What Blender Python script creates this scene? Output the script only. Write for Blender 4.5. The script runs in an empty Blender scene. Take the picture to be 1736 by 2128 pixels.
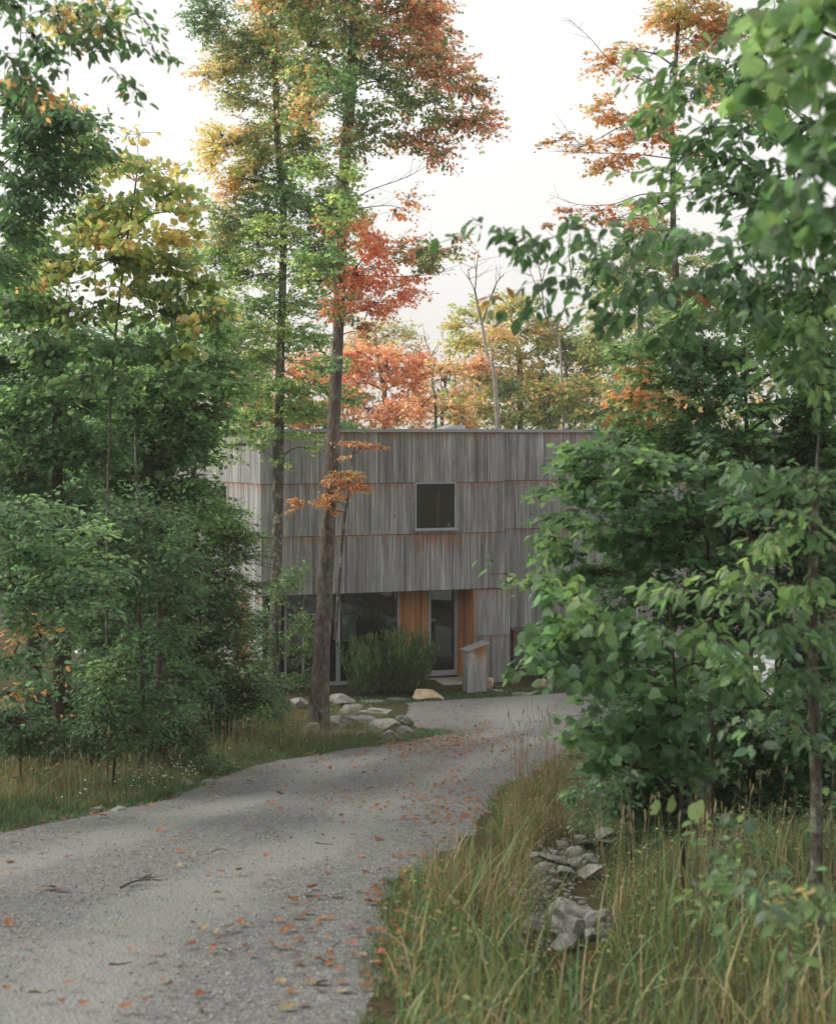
import bpy, bmesh, math, random
import numpy as np
from mathutils import Vector, noise as mn
random.seed(7); rng = np.random.default_rng(7)
R = math.radians
# ------------------------------------------------------------------ camera, world, sun
scn = bpy.context.scene
COL = scn.collection
EYE = 6.6                      # the drive falls towards the house; house ground is z = 0
FV, CX, HY = 2742.0, 868.0, 903.0
cam = bpy.data.cameras.new('camera'); camo = bpy.data.objects.new('camera', cam); COL.objects.link(camo)
camo.location = (0, 0, EYE); camo.rotation_euler = (R(90), 0, 0)
cam.sensor_fit = 'VERTICAL'; cam.sensor_height = 70; cam.lens = 70 * FV / 2127; cam.shift_y = -0.0757
cam.clip_start = 0.1; cam.clip_end = 3000
cam.dof.use_dof = True; cam.dof.focus_distance = 27; cam.dof.aperture_fstop = 5.0
scn.camera = camo
scn.view_settings.view_transform = 'Standard'; scn.view_settings.look = 'None'
scn.view_settings.exposure = 0.73; scn.view_settings.gamma = 1
cy = scn.cycles
cy.max_bounces = 6; cy.diffuse_bounces = 4; cy.glossy_bounces = 3; cy.transmission_bounces = 4; cy.transparent_max_bounces = 6
cy.use_denoising = True; cy.denoising_prefilter = 'NONE'
SUN_EL, SUN_AZ = 38, -78       # azimuth from +Y (the view direction), negative = towards -X
w = bpy.data.worlds.new('World'); scn.world = w; w.use_nodes = True
nt = w.node_tree; nt.nodes.clear()
sky = nt.nodes.new('ShaderNodeTexSky'); sky.sky_type = 'NISHITA'; sky.sun_disc = False
sky.sun_elevation = R(SUN_EL); sky.sun_rotation = R(SUN_AZ); sky.dust_density = 4; sky.air_density = 1
bg1 = nt.nodes.new('ShaderNodeBackground'); bg1.inputs[1].default_value = 0.05
bg2 = nt.nodes.new('ShaderNodeBackground'); bg2.inputs[0].default_value = (1.0, 0.985, 0.955, 1); bg2.inputs[1].default_value = 0.47
add = nt.nodes.new('ShaderNodeAddShader'); wo = nt.nodes.new('ShaderNodeOutputWorld')
hs = nt.nodes.new('ShaderNodeHueSaturation'); hs.inputs['Saturation'].default_value = 0.15
nt.links.new(sky.outputs[0], hs.inputs['Color']); nt.links.new(hs.outputs[0], bg1.inputs[0])
nt.links.new(bg1.outputs[0], add.inputs[0]); nt.links.new(bg2.outputs[0], add.inputs[1]); nt.links.new(add.outputs[0], wo.inputs[0])
HAZE = .0012
sun = bpy.data.lights.new('sun', 'SUN'); suno = bpy.data.objects.new('sun', sun); COL.objects.link(suno)
sun.energy = 1.5; sun.angle = R(30); sun.color = (1, 0.93, 0.82)
sd = Vector((math.sin(R(SUN_AZ)) * math.cos(R(SUN_EL)), math.cos(R(SUN_AZ)) * math.cos(R(SUN_EL)), math.sin(R(SUN_EL))))
suno.rotation_euler = sd.to_track_quat('Z', 'Y').to_euler()

# ------------------------------------------------------------------ helpers
def P(x, y, d):                # a spot in the 1736-wide view at depth d
    return np.array([(x - CX) / FV * d, d, EYE - (y - HY) / FV * d])
def softmax0(a, k=0.35): return (a + math.sqrt(a * a + k * k)) / 2
RE = [(1, .1), (5.7, -.20), (7.26, -.21), (9.25, -.16), (11.1, .37), (15.4, .97), (21.5, 2.5), (27, 3.6), (31, 6.0), (34.5, 9.5), (60, 12)]
LE = [(1, -6.2), (8, -4.9), (11.8, -3.74), (13.1, -3.29), (14.4, -2.75), (16.6, -2.62), (18.7, -2.37), (21.5, -1.3), (23.2, -.25), (25.1, .25), (27, .2), (29, -.4), (32.2, -.3)]
def ip(tab, y):
    return float(np.interp(y, [a for a, b in tab], [b for a, b in tab]))
def G(x, y):
    z = softmax0(5.0 - 0.165 * y) - 0.03
    if y > 1: 
        fade = min(1, max(0, (31 - y) / 5)); dr = x - ip(RE, y)
        if dr > 0: z += fade * (-0.30 * math.exp(-((dr - 1.15) / .55) ** 2) + 0.12 * min(1, max(0, dr - 2)))
        dl = ip(LE, min(y, 32)) - x
        if dl > 0: z += fade * (0.05 * min(1, dl) - 0.12 * math.exp(-((dl - 2.2) / .8) ** 2))
        if -.05 < dr or dl > -.05: z += fade * .05 * mn.noise(Vector((x * 1.3, y * 1.3, 0)))
    if y > 46: z += (y - 46) * .03
    return z
def GV(x, y):                  # ground point seen at view coords
    k = (y - HY) / FV; d = 2.0
    while d < 90:
        if EYE - k * d <= G((x - CX) / FV * d, d): break
        d += .05
    return np.array([(x - CX) / FV * d, d, G((x - CX) / FV * d, d)])

def tag(o, label, cat, group=None, kind=None):
    if label: o['label'] = label
    if cat: o['category'] = cat
    if group: o['group'] = group
    if kind: o['kind'] = kind
    return o
def empty(name, loc, label, cat, group=None, rz=0):
    o = bpy.data.objects.new(name, None); COL.objects.link(o); o.location = loc; o.rotation_euler = (0, 0, rz)
    o.empty_display_size = .2
    return tag(o, label, cat, group)
class Buf:
    """collects arrays of geometry for ONE mesh object"""
    def __init__(s): s.v = []; s.f = []; s.c = []; s.n = 0
    def add(s, V, F, C=None):
        V = np.asarray(V, dtype=np.float64).reshape(-1, 3)
        F = np.asarray(F, dtype=np.int64)
        s.v.append(V); s.f.append(F + s.n)
        s.c.append(np.tile(np.array([1, 1, 1.]), (len(V), 1)) if C is None else np.broadcast_to(np.asarray(C, float), (len(V), 3)))
        s.n += len(V)
    def build(s, name, mat, parent=None, origin=(0, 0, 0), smooth=False):
        V = np.concatenate(s.v) - np.asarray(origin, float)
        me = bpy.data.meshes.new(name)
        me.vertices.add(len(V)); me.vertices.foreach_set('co', V.ravel())
        idx = np.concatenate([f.ravel() for f in s.f]); sz = np.concatenate([np.full(len(f), f.shape[1]) for f in s.f])
        me.loops.add(len(idx)); me.loops.foreach_set('vertex_index', idx.astype(np.int32))
        me.polygons.add(len(sz)); st = np.concatenate([[0], np.cumsum(sz)[:-1]])
        me.polygons.foreach_set('loop_start', st.astype(np.int32)); me.polygons.foreach_set('loop_total', sz.astype(np.int32))
        me.polygons.foreach_set('use_smooth', np.full(len(sz), bool(smooth)))
        at = me.color_attributes.new('tint', 'FLOAT_COLOR', 'POINT')
        c = np.concatenate(s.c); at.data.foreach_set('color', np.hstack([c, np.ones((len(c), 1))]).ravel())
        me.update(calc_edges=True); me.validate()
        for m in (mat if isinstance(mat, list) else [mat]): me.materials.append(m)
        o = bpy.data.objects.new(name, me); COL.objects.link(o)
        if parent is not None: o.parent = parent
        return o
QUADS = np.array([[0, 3, 2, 1], [4, 5, 6, 7], [0, 1, 5, 4], [1, 2, 6, 5], [2, 3, 7, 6], [3, 0, 4, 7]])
class Frame:                   # wall frame: t along, n outward, z up
    def __init__(s, o, ex, n): s.o = np.array(o, float); s.ex = np.array([*ex, 0.]); s.en = np.array([*n, 0.])
    def p(s, t, n, z): return s.o + s.ex * t + s.en * n + np.array([0, 0, z])
    def box(s, b, t0, t1, n0, n1, z0, z1, C=None):
        V = [s.p(t, n, z) for z in (z0, z1) for t, n in ((t0, n0), (t1, n0), (t1, n1), (t0, n1))]
        b.add(V, QUADS, C)
    def tx(s, xs, n=0):        # t where the wall plane meets view column xs
        k = (xs - CX) / FV; o = s.o + s.en * n
        return float((k * o[1] - o[0]) / (s.ex[0] - k * s.ex[1]))
    def zy(s, t, ys, n=0):
        d = s.p(t, n, 0)[1]; return EYE - (ys - HY) / FV * d
def norm(a): return a / (np.linalg.norm(a, axis=-1, keepdims=True) + 1e-9)
def catmull(pts, k=6):
    pts = np.asarray(pts, float)
    if len(pts) < 3:
        return np.array([pts[0] + (pts[-1] - pts[0]) * i / k for i in range(k + 1)])
    q = np.vstack([2 * pts[0] - pts[1], pts, 2 * pts[-1] - pts[-2]]); out = []
    for i in range(1, len(q) - 2):
        for j in range(k):
            t = j / k; a, b, c, d = q[i - 1], q[i], q[i + 1], q[i + 2]
            out.append(.5 * (2 * b + (c - a) * t + (2 * a - 5 * b + 4 * c - d) * t * t + (3 * b - a - 3 * c + d) * t ** 3))
    out.append(pts[-1]); return np.array(out)
def tube(b, path, rad, sides=5, C=None, bark=0, seed=0):
    path = np.asarray(path, float); n = len(path); rad = np.broadcast_to(rad, (n,)) if np.ndim(rad) else np.full(n, rad)
    T = norm(np.gradient(path, axis=0)); up = np.array([0.31, .95, 0.05])
    A = norm(np.cross(T, up)); B = np.cross(T, A)
    a = np.arange(sides) * 2 * np.pi / sides
    V = path[:, None, :] + rad[:, None, None] * (np.cos(a)[None, :, None] * A[:, None, :] + np.sin(a)[None, :, None] * B[:, None, :])
    if bark:
        for i in range(n):
            for j in range(sides):
                h = mn.noise(Vector((math.cos(a[j]) * 3.2 + seed, math.sin(a[j]) * 3.2, path[i][2] * 1.6))) + .6 * mn.noise(Vector((math.cos(a[j]) * 9 + seed, math.sin(a[j]) * 9, path[i][2] * 5)))
                V[i, j] = path[i] + (V[i, j] - path[i]) * (1 + bark * h)
    i = np.arange(n - 1)[:, None]; j = np.arange(sides)[None, :]; jn = (j + 1) % sides
    F = np.stack([i * sides + j, i * sides + jn, (i + 1) * sides + jn, (i + 1) * sides + j], -1).reshape(-1, 4)
    b.add(V.reshape(-1, 3), F, C)

# ------------------------------------------------------------------ materials
def mat(name):
    m = bpy.data.materials.new(name); m.use_nodes = True; nt = m.node_tree; nt.nodes.clear()
    out = nt.nodes.new('ShaderNodeOutputMaterial'); return m, nt, out
def N(nt, t, **kw):
    n = nt.nodes.new('ShaderNode' + t)
    for k, v in kw.items():
        if k in n.inputs: n.inputs[k].default_value = v
        else: setattr(n, k, v)
    return n
def L(nt, a, b): nt.links.new(a, b)
def mixc(nt, fac, a, b, mode='MIX'):
    n = nt.nodes.new('ShaderNodeMix'); n.data_type = 'RGBA'; n.blend_type = mode
    for s, v in ((0, fac), (6, a), (7, b)):
        if hasattr(v, 'is_linked') or hasattr(v, 'links'): L(nt, v, n.inputs[s])
        else: n.inputs[s].default_value = v if s == 0 else (*v, 1)
    return n.outputs[2]
def maprange(nt, v, a, b, c=0, d=1):
    n = nt.nodes.new('ShaderNodeMapRange'); L(nt, v, n.inputs[0])
    for i, x in enumerate((a, b, c, d)): n.inputs[i + 1].default_value = x
    return n.outputs[0]
def math_(nt, op, a, b=None):
    n = nt.nodes.new('ShaderNodeMath'); n.operation = op
    for i, v in enumerate((a, b)):
        if v is None: continue
        if hasattr(v, 'links'): L(nt, v, n.inputs[i])
        else: n.inputs[i].default_value = v
    return n.outputs[0]
def simple(name, col, rough=.6, spec=.4, metal=0, var=.25, scale=8, bump=.0, bscale=60):
    m, nt, out = mat(name); b = N(nt, 'BsdfPrincipled', Roughness=rough, Metallic=metal); b.inputs['Specular IOR Level'].default_value = spec
    tc = N(nt, 'TexCoord'); nz = N(nt, 'TexNoise', Scale=scale, Detail=5); L(nt, tc.outputs['Object'], nz.inputs['Vector'])
    f = maprange(nt, nz.outputs[0], .3, .7)
    L(nt, mixc(nt, f, tuple(c * (1 - var) for c in col), tuple(min(1, c * (1 + var)) for c in col)), b.inputs['Base Color'])
    if bump:
        n2 = N(nt, 'TexNoise', Scale=bscale, Detail=6); L(nt, tc.outputs['Object'], n2.inputs['Vector'])
        bp = N(nt, 'Bump', Strength=bump, Distance=.02); L(nt, n2.outputs[0], bp.inputs['Height']); L(nt, bp.outputs[0], b.inputs['Normal'])
    L(nt, b.outputs[0], out.inputs[0]); return m
def leafmat(name, transl=.38, rough=.42, spec=.45):
    m, nt, out = mat(name); at = N(nt, 'Attribute', attribute_name='tint')
    b = N(nt, 'BsdfPrincipled', Roughness=rough); b.inputs['Specular IOR Level'].default_value = spec
    tc = N(nt, 'TexCoord'); nz = N(nt, 'TexNoise', Scale=55, Detail=3); L(nt, tc.outputs['Object'], nz.inputs['Vector'])
    n2 = N(nt, 'TexNoise', Scale=9, Detail=2); L(nt, tc.outputs['Object'], n2.inputs['Vector'])
    cc = mixc(nt, maprange(nt, nz.outputs[0], .38, .66, 0, .38), at.outputs[0], mixc(nt, 1.0, at.outputs[0], (.55, .62, .6), 'MULTIPLY'))
    cc = mixc(nt, maprange(nt, n2.outputs[0], .62, .72, 0, .35), cc, mixc(nt, 1.0, cc, (2.1, 1.5, .8), 'MULTIPLY'))
    L(nt, cc, b.inputs['Base Color'])
    bpn = N(nt, 'Bump', Strength=.25, Distance=.01); L(nt, nz.outputs[0], bpn.inputs['Height']); L(nt, bpn.outputs[0], b.inputs['Normal'])
    tr = N(nt, 'BsdfTranslucent'); mul = mixc(nt, 1.0, cc, (1.6, 1.68, 1.25), 'MULTIPLY'); L(nt, mul, tr.inputs[0])
    mx = N(nt, 'MixShader', Fac=transl); L(nt, b.outputs[0], mx.inputs[1]); L(nt, tr.outputs[0], mx.inputs[2]); L(nt, mx.outputs[0], out.inputs[0])
    return m
M_LEAF = leafmat('leaf', .56, .42, .45); M_GRASS = leafmat('grass_blade', .3, .55, .25)
M_LITTER = leafmat('dry_leaf', .1, .7, .2)
def barkmat(name, c1, c2, lichen=None, scale=14):
    m, nt, out = mat(name); b = N(nt, 'BsdfPrincipled', Roughness=.85); b.inputs['Specular IOR Level'].default_value = .2
    tc = N(nt, 'TexCoord'); mp = N(nt, 'Mapping'); mp.inputs['Scale'].default_value = (1, 1, .14); L(nt, tc.outputs['Object'], mp.inputs[0])
    v = N(nt, 'TexNoise', Scale=scale * 2.2, Detail=6, Roughness=.7); L(nt, mp.outputs[0], v.inputs['Vector'])
    f = maprange(nt, v.outputs[0], .36, .62); c = mixc(nt, f, c1, c2)
    if lichen:
        n2 = N(nt, 'TexNoise', Scale=5.5, Detail=7, Roughness=.65); L(nt, tc.outputs['Object'], n2.inputs['Vector'])
        c = mixc(nt, maprange(nt, n2.outputs[0], .5, .62), c, lichen)
    L(nt, c, b.inputs['Base Color'])
    bp = N(nt, 'Bump', Strength=.9, Distance=.03); L(nt, f, bp.inputs['Height']); L(nt, bp.outputs[0], b.inputs['Normal'])
    L(nt, b.outputs[0], out.inputs[0]); return m
M_BARK = barkmat('maple_bark', (.055, .04, .032), (.25, .20, .168), (.25, .235, .20))
M_BARKL = barkmat('lichen_bark', (.06, .052, .04), (.19, .17, .14), (.40, .42, .34))
M_BARKD = barkmat('dark_bark', (.035, .028, .02), (.1, .08, .06))
M_BARKW = barkmat('pale_bark', (.3, .27, .23), (.62, .58, .5))

# weathered board cladding: tint.r = shade of the board, tint.g = metres below the head of its row (stain), tint.b = warmth
def cladmat(name, base=(.235, .225, .215), dark=(.085, .08, .08), stain=(.42, .19, .07), warm=0.0):
    m, nt, out = mat(name); b = N(nt, 'BsdfPrincipled', Roughness=.8); b.inputs['Specular IOR Level'].default_value = .25
    at = N(nt, 'Attribute', attribute_name='tint'); sp = N(nt, 'SeparateColor'); L(nt, at.outputs[0], sp.inputs[0])
    tc = N(nt, 'TexCoord'); mp = N(nt, 'Mapping'); mp.inputs['Scale'].default_value = (1, 1, .035); L(nt, tc.outputs['Object'], mp.inputs[0])
    n1 = N(nt, 'TexNoise', Scale=26, Detail=7, Roughness=.75); L(nt, mp.outputs[0], n1.inputs['Vector'])
    mp2 = N(nt, 'Mapping'); mp2.inputs['Scale'].default_value = (1, 1, .12); L(nt, tc.outputs['Object'], mp2.inputs[0])
    n2 = N(nt, 'TexNoise', Scale=2.6, Detail=5, Roughness=.6); L(nt, mp2.outputs[0], n2.inputs['Vector'])
    c = mixc(nt, maprange(nt, n1.outputs[0], .33, .68), dark, base)
    c = mixc(nt, maprange(nt, n2.outputs[0], .40, .68, 0, .75), c, dark)
    c = mixc(nt, 1.0, c, sp.outputs[0], 'MULTIPLY')
    # knots
    mk = N(nt, 'Mapping'); mk.inputs['Scale'].default_value = (1, 1, .45); L(nt, tc.outputs['Object'], mk.inputs[0])
    vo = N(nt, 'TexVoronoi', Scale=3.4, Randomness=1); L(nt, mk.outputs[0], vo.inputs['Vector'])
    c = mixc(nt, maprange(nt, vo.outputs['Distance'], .035, .075, .85, 0), c, (.03, .022, .018))
    # tannin stain bleeding down from the head of the row
    mp3 = N(nt, 'Mapping'); mp3.inputs['Scale'].default_value = (1, 1, .06); L(nt, tc.outputs['Object'], mp3.inputs[0])
    n3 = N(nt, 'TexNoise', Scale=9, Detail=4, Roughness=.7); L(nt, mp3.outputs[0], n3.inputs['Vector'])
    reach = maprange(nt, n3.outputs[0], .36, .74, .02, .5)
    d = math_(nt, 'DIVIDE', sp.outputs[1], math_(nt, 'ADD', reach, .012))
    f = math_(nt, 'MULTIPLY', maprange(nt, d, 0, 1, 1, 0), sp.outputs[2])
    c = mixc(nt, f, c, mixc(nt, maprange(nt, n1.outputs[0], .35, .6), (.13, .055, .03), stain))
    L(nt, c, b.inputs['Base Color'])
    bp = N(nt, 'Bump', Strength=.35, Distance=.01); L(nt, n1.outputs[0], bp.inputs['Height']); L(nt, bp.outputs[0], b.inputs['Normal'])
    L(nt, b.outputs[0], out.inputs[0]); return m
M_CLAD = cladmat('weathered_boards', (.565, .565, .56), (.145, .14, .138))
M_CEDAR = cladmat('cedar_boards', (.78, .40, .16), (.38, .17, .065), (.66, .30, .09))
M_METAL = simple('grey_metal_flashing', (.33, .34, .37), .4, .5, .3, .06)
M_FRAME = simple('light_grey_frame', (.36, .37, .39), .45, .4, 0, .08)
M_ROOF = simple('dark_roof_membrane', (.12, .12, .13), .8)
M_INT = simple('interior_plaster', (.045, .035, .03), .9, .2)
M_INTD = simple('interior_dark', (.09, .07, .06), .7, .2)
M_CONC = simple('concrete', (.40, .385, .35), .9, .2, 0, .12, 5, .4, 90)
M_WHITE = simple('white_fabric', (.62, .66, .62), .8, .2, 0, .05)
M_BULB = simple('opal_glass_globe', (.85, .85, .8), .25, .5, 0, .02)
M_DARK = simple('dark_core', (.03, .028, .026), .9, .1)
def glassmat():
    m, nt, out = mat('window_glass'); tr = N(nt, 'BsdfTransparent'); tr.inputs[0].default_value = (.72, .76, .74, 1)
    gl = N(nt, 'BsdfGlossy', Roughness=.02); gl.inputs[0].default_value = (.9, .95, .95, 1); fr = N(nt, 'Fresnel', IOR=1.5)
    mx = N(nt, 'MixShader'); L(nt, maprange(nt, fr.outputs[0], 0, 1, .05, 1), mx.inputs[0]); L(nt, tr.outputs[0], mx.inputs[1]); L(nt, gl.outputs[0], mx.inputs[2])
    L(nt, mx.outputs[0], out.inputs[0]); return m
M_GLASS = glassmat()
def stonemat(name, c1, c2, c3):
    m, nt, out = mat(name); b = N(nt, 'BsdfPrincipled', Roughness=.85); b.inputs['Specular IOR Level'].default_value = .25
    tc = N(nt, 'TexCoord'); oi = N(nt, 'ObjectInfo'); vm = N(nt, 'VectorMath', operation='ADD'); L(nt, tc.outputs['Object'], vm.inputs[0]); L(nt, oi.outputs['Location'], vm.inputs[1])
    n1 = N(nt, 'TexNoise', Scale=4, Detail=8, Roughness=.65); L(nt, vm.outputs[0], n1.inputs['Vector'])
    n2 = N(nt, 'TexNoise', Scale=45, Detail=4); L(nt, vm.outputs[0], n2.inputs['Vector'])
    c = mixc(nt, maprange(nt, n1.outputs[0], .4, .6), c1, c2); c = mixc(nt, maprange(nt, n2.outputs[0], .5, .7), c, c3)
    L(nt, c, b.inputs['Base Color']); bp = N(nt, 'Bump', Strength=.6, Distance=.03); L(nt, n1.outputs[0], bp.inputs['Height'])
    bp2 = N(nt, 'Bump', Strength=.4, Distance=.006); L(nt, n2.outputs[0], bp2.inputs['Height']); L(nt, bp.outputs[0], bp2.inputs['Normal'])
    L(nt, bp2.outputs[0], b.inputs['Normal']); L(nt, b.outputs[0], out.inputs[0]); return m
M_STONE = stonemat('grey_stone', (.19, .187, .178), (.33, .32, .30), (.11, .105, .095))
M_STONEB = stonemat('buff_stone', (.40, .30, .19), (.55, .45, .31), (.26, .19, .12))
M_STONEG = stonemat('green_grey_stone', (.10, .115, .09), (.22, .23, .20), (.34, .34, .31))
def soilmat():
    m, nt, out = mat('verge_soil'); b = N(nt, 'BsdfPrincipled', Roughness=.95); b.inputs['Specular IOR Level'].default_value = .1
    tc = N(nt, 'TexCoord'); n1 = N(nt, 'TexNoise', Scale=1.2, Detail=8, Roughness=.7); L(nt, tc.outputs['Object'], n1.inputs['Vector'])
    n2 = N(nt, 'TexNoise', Scale=30, Detail=5); L(nt, tc.outputs['Object'], n2.inputs['Vector'])
    c = mixc(nt, maprange(nt, n1.outputs[0], .35, .65), (.045, .06, .022), (.10, .075, .04)); c = mixc(nt, maprange(nt, n2.outputs[0], .45, .65), c, (.05, .035, .022))
    L(nt, c, b.inputs['Base Color']); bp = N(nt, 'Bump', Strength=1, Distance=.04); L(nt, n2.outputs[0], bp.inputs['Height']); L(nt, bp.outputs[0], b.inputs['Normal'])
    L(nt, b.outputs[0], out.inputs[0]); return m
def gravelmat():                # tint.r = compacted wheel track amount
    m, nt, out = mat('driveway_gravel'); b = N(nt, 'BsdfPrincipled', Roughness=.9); b.inputs['Specular IOR Level'].default_value = .2
    at = N(nt, 'Attribute', attribute_name='tint'); sp = N(nt, 'SeparateColor'); L(nt, at.outputs[0], sp.inputs[0])
    tc = N(nt, 'TexCoord')
    v1 = N(nt, 'TexVoronoi', Scale=48); L(nt, tc.outputs['Object'], v1.inputs['Vector'])
    v2 = N(nt, 'TexVoronoi', Scale=110); L(nt, tc.outputs['Object'], v2.inputs['Vector'])
    n1 = N(nt, 'TexNoise', Scale=.9, Detail=7, Roughness=.6); L(nt, tc.outputs['Object'], n1.inputs['Vector'])
    nf = N(nt, 'TexNoise', Scale=9, Detail=6, Roughness=.75); L(nt, tc.outputs['Object'], nf.inputs['Vector'])
    s1 = N(nt, 'SeparateColor'); L(nt, v1.outputs['Color'], s1.inputs[0]); s2 = N(nt, 'SeparateColor'); L(nt, v2.outputs['Color'], s2.inputs[0])
    g = mixc(nt, s1.outputs[0], (.10, .105, .106), (.285, .292, .286)); g = mixc(nt, maprange(nt, v1.outputs['Distance'], .3, .75, 0, .6), g, (.13, .12, .11))
    g2 = mixc(nt, s2.outputs[0], (.19, .194, .187), (.285, .288, .275))
    tr = math_(nt, 'ADD', sp.outputs[0], maprange(nt, n1.outputs[0], .3, .7, -.35, .35))
    tr = math_(nt, 'ADD', tr, maprange(nt, nf.outputs[0], .3, .7, -.3, .3))
    f = maprange(nt, tr, .25, .75)
    c = mixc(nt, f, g, g2); c = mixc(nt, maprange(nt, nf.outputs[0], .58, .75, 0, .35), c, (.14, .125, .10))
    L(nt, c, b.inputs['Base Color'])
    bp = N(nt, 'Bump', Strength=.75, Distance=.015); L(nt, v1.outputs['Distance'], bp.inputs['Height'])
    bp2 = N(nt, 'Bump', Strength=.5, Distance=.008); L(nt, v2.outputs['Distance'], bp2.inputs['Height']); L(nt, bp.outputs[0], bp2.inputs['Normal'])
    L(nt, bp2.outputs[0], b.inputs['Normal']); L(nt, b.outputs[0], out.inputs[0]); return m
M_SOIL = soilmat(); M_GRAVEL = gravelmat()

# ------------------------------------------------------------------ setting: ground, driveway
def make_ground():
    b = Buf()
    xs = np.concatenate([np.linspace(-400, -14, 16)[:-1], np.linspace(-14, 16, 151), np.linspace(16, 400, 16)[1:]])
    ys = np.concatenate([np.linspace(-60, 0, 10)[:-1], np.linspace(0, 42, 241), np.linspace(42, 120, 30)[1:], np.linspace(120, 900, 10)[1:]])
    V = []
    for y in ys:
        for x in xs:
            z = G(x, y) if y <= 120 else G(0, 120) - (y - 120) * .03
            V.append((x, y, z))
    nx = len(xs); i = np.arange(len(ys) - 1)[:, None]; j = np.arange(nx - 1)[None, :]
    F = np.stack([i * nx + j, i * nx + j + 1, (i + 1) * nx + j + 1, (i + 1) * nx + j], -1).reshape(-1, 4)
    b.add(V, F); tag(b.build('ground', M_SOIL, smooth=True), None, None, kind='structure')
make_ground()
LP = [(-1, -6.8), (3, -6.0)] + [(y, x) for y, x in LE[1:]]
DR = [(-1, .3), (3, 0)] + [(5.7, -.2), (7.26, -.21), (9.25, -.16), (11.1, .37), (13.4, .7), (15.4, .97), (18.5, 1.75), (21.5, 2.5), (25, 3.4), (29, 5.2), (32.5, 8), (35.6, 10.5)]
def resample(pl, n):
    p = np.array([(x, y) for y, x in pl]); s = np.concatenate([[0], np.cumsum(np.linalg.norm(np.diff(p, axis=0), axis=1))]); t = np.linspace(0, s[-1], n)
    return np.stack([np.interp(t, s, p[:, 0]), np.interp(t, s, p[:, 1])], 1)
def make_drive():
    b = Buf(); n, m = 300, 48
    # match both edges by depth so that rows cross the drive
    Lr, Rr = resample(LP, n), resample(DR, n)
    k = np.linspace(0, 1, n)
    V, C = [], []
    for i in range(n):
        for j in range(m + 1):
            s = j / m; p = Lr[i] * (1 - s) + Rr[i] * s
            e = 0
            if j == 0: e = .14 * mn.noise(Vector((i * .21, 0, 3))) + .1 * mn.noise(Vector((i * .6, 0, 9))) - .05
            if j == m: e = .14 * mn.noise(Vector((i * .21, 5, 3))) + .1 * mn.noise(Vector((i * .6, 9, 9))) + .05
            x, y = p[0] + e, p[1]
            z = G(x, y) + .012 + .035 * math.sin(s * math.pi) + .012 * mn.noise(Vector((x * 1.5, y * 1.5, 2)))
            if j in (0, m): z -= .02
            tr = math.exp(-((s - .30) / .11) ** 2) + math.exp(-((s - .72) / .10) ** 2)
            z -= .02 * tr
            V.append((x, y, z)); C.append((min(1, tr * .9), 0, 0))
    i = np.arange(n - 1)[:, None]; j = np.arange(m)[None, :]; w = m + 1
    F = np.stack([i * w + j, i * w + j + 1, (i + 1) * w + j + 1, (i + 1) * w + j], -1).reshape(-1, 4)
    b.v.append(np.array(V)); b.f.append(F); b.c.append(np.array(C)); b.n = len(V)
    tag(b.build('gravel_driveway', M_GRAVEL, smooth=True), None, None, kind='structure')
    return Lr, Rr
DL, DRr = make_drive()
def in_drive(x, y):
    best = np.interp(y, DL[:, 1], DL[:, 0]); r = np.interp(y, DRr[:, 1], DRr[:, 0])
    if y > 32.2 + max(0, (x + .1)) * .32: return False
    return best < x < r

# ------------------------------------------------------------------ the house
A0 = np.array([-3.953, 33.3, 0.0]); cs, sn = math.cos(R(17)), math.sin(R(17))
FW = Frame(A0, (cs, sn), (sn, -cs))
le = np.array([-.56, .83]); le /= np.linalg.norm(le)
LW = Frame(A0, (le[0], le[1]), (-le[1], le[0]))
TB = FW.tx(1047)               # where the front steps back
Bo = FW.p(TB, -1.15, 0); cb, sb = math.cos(R(7)), math.sin(R(7))
BW = Frame(Bo, (cb, sb), (sb, -cb))
house = empty('timber_house', (float(A0[0]), float(A0[1]), 0), 'two storey house clad in weathered grey vertical boards at the end of the gravel driveway', 'house')
ORG = A0
def hb(buf, name, m, parent=None, label=None, smooth=False):
    par = parent or house
    o = buf.build(name, m, par, origin=ORG if par == house or par.get('_h') else (0, 0, 0), smooth=smooth); o['_h'] = 1
    if label: o['label'] = label
    return o
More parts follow.
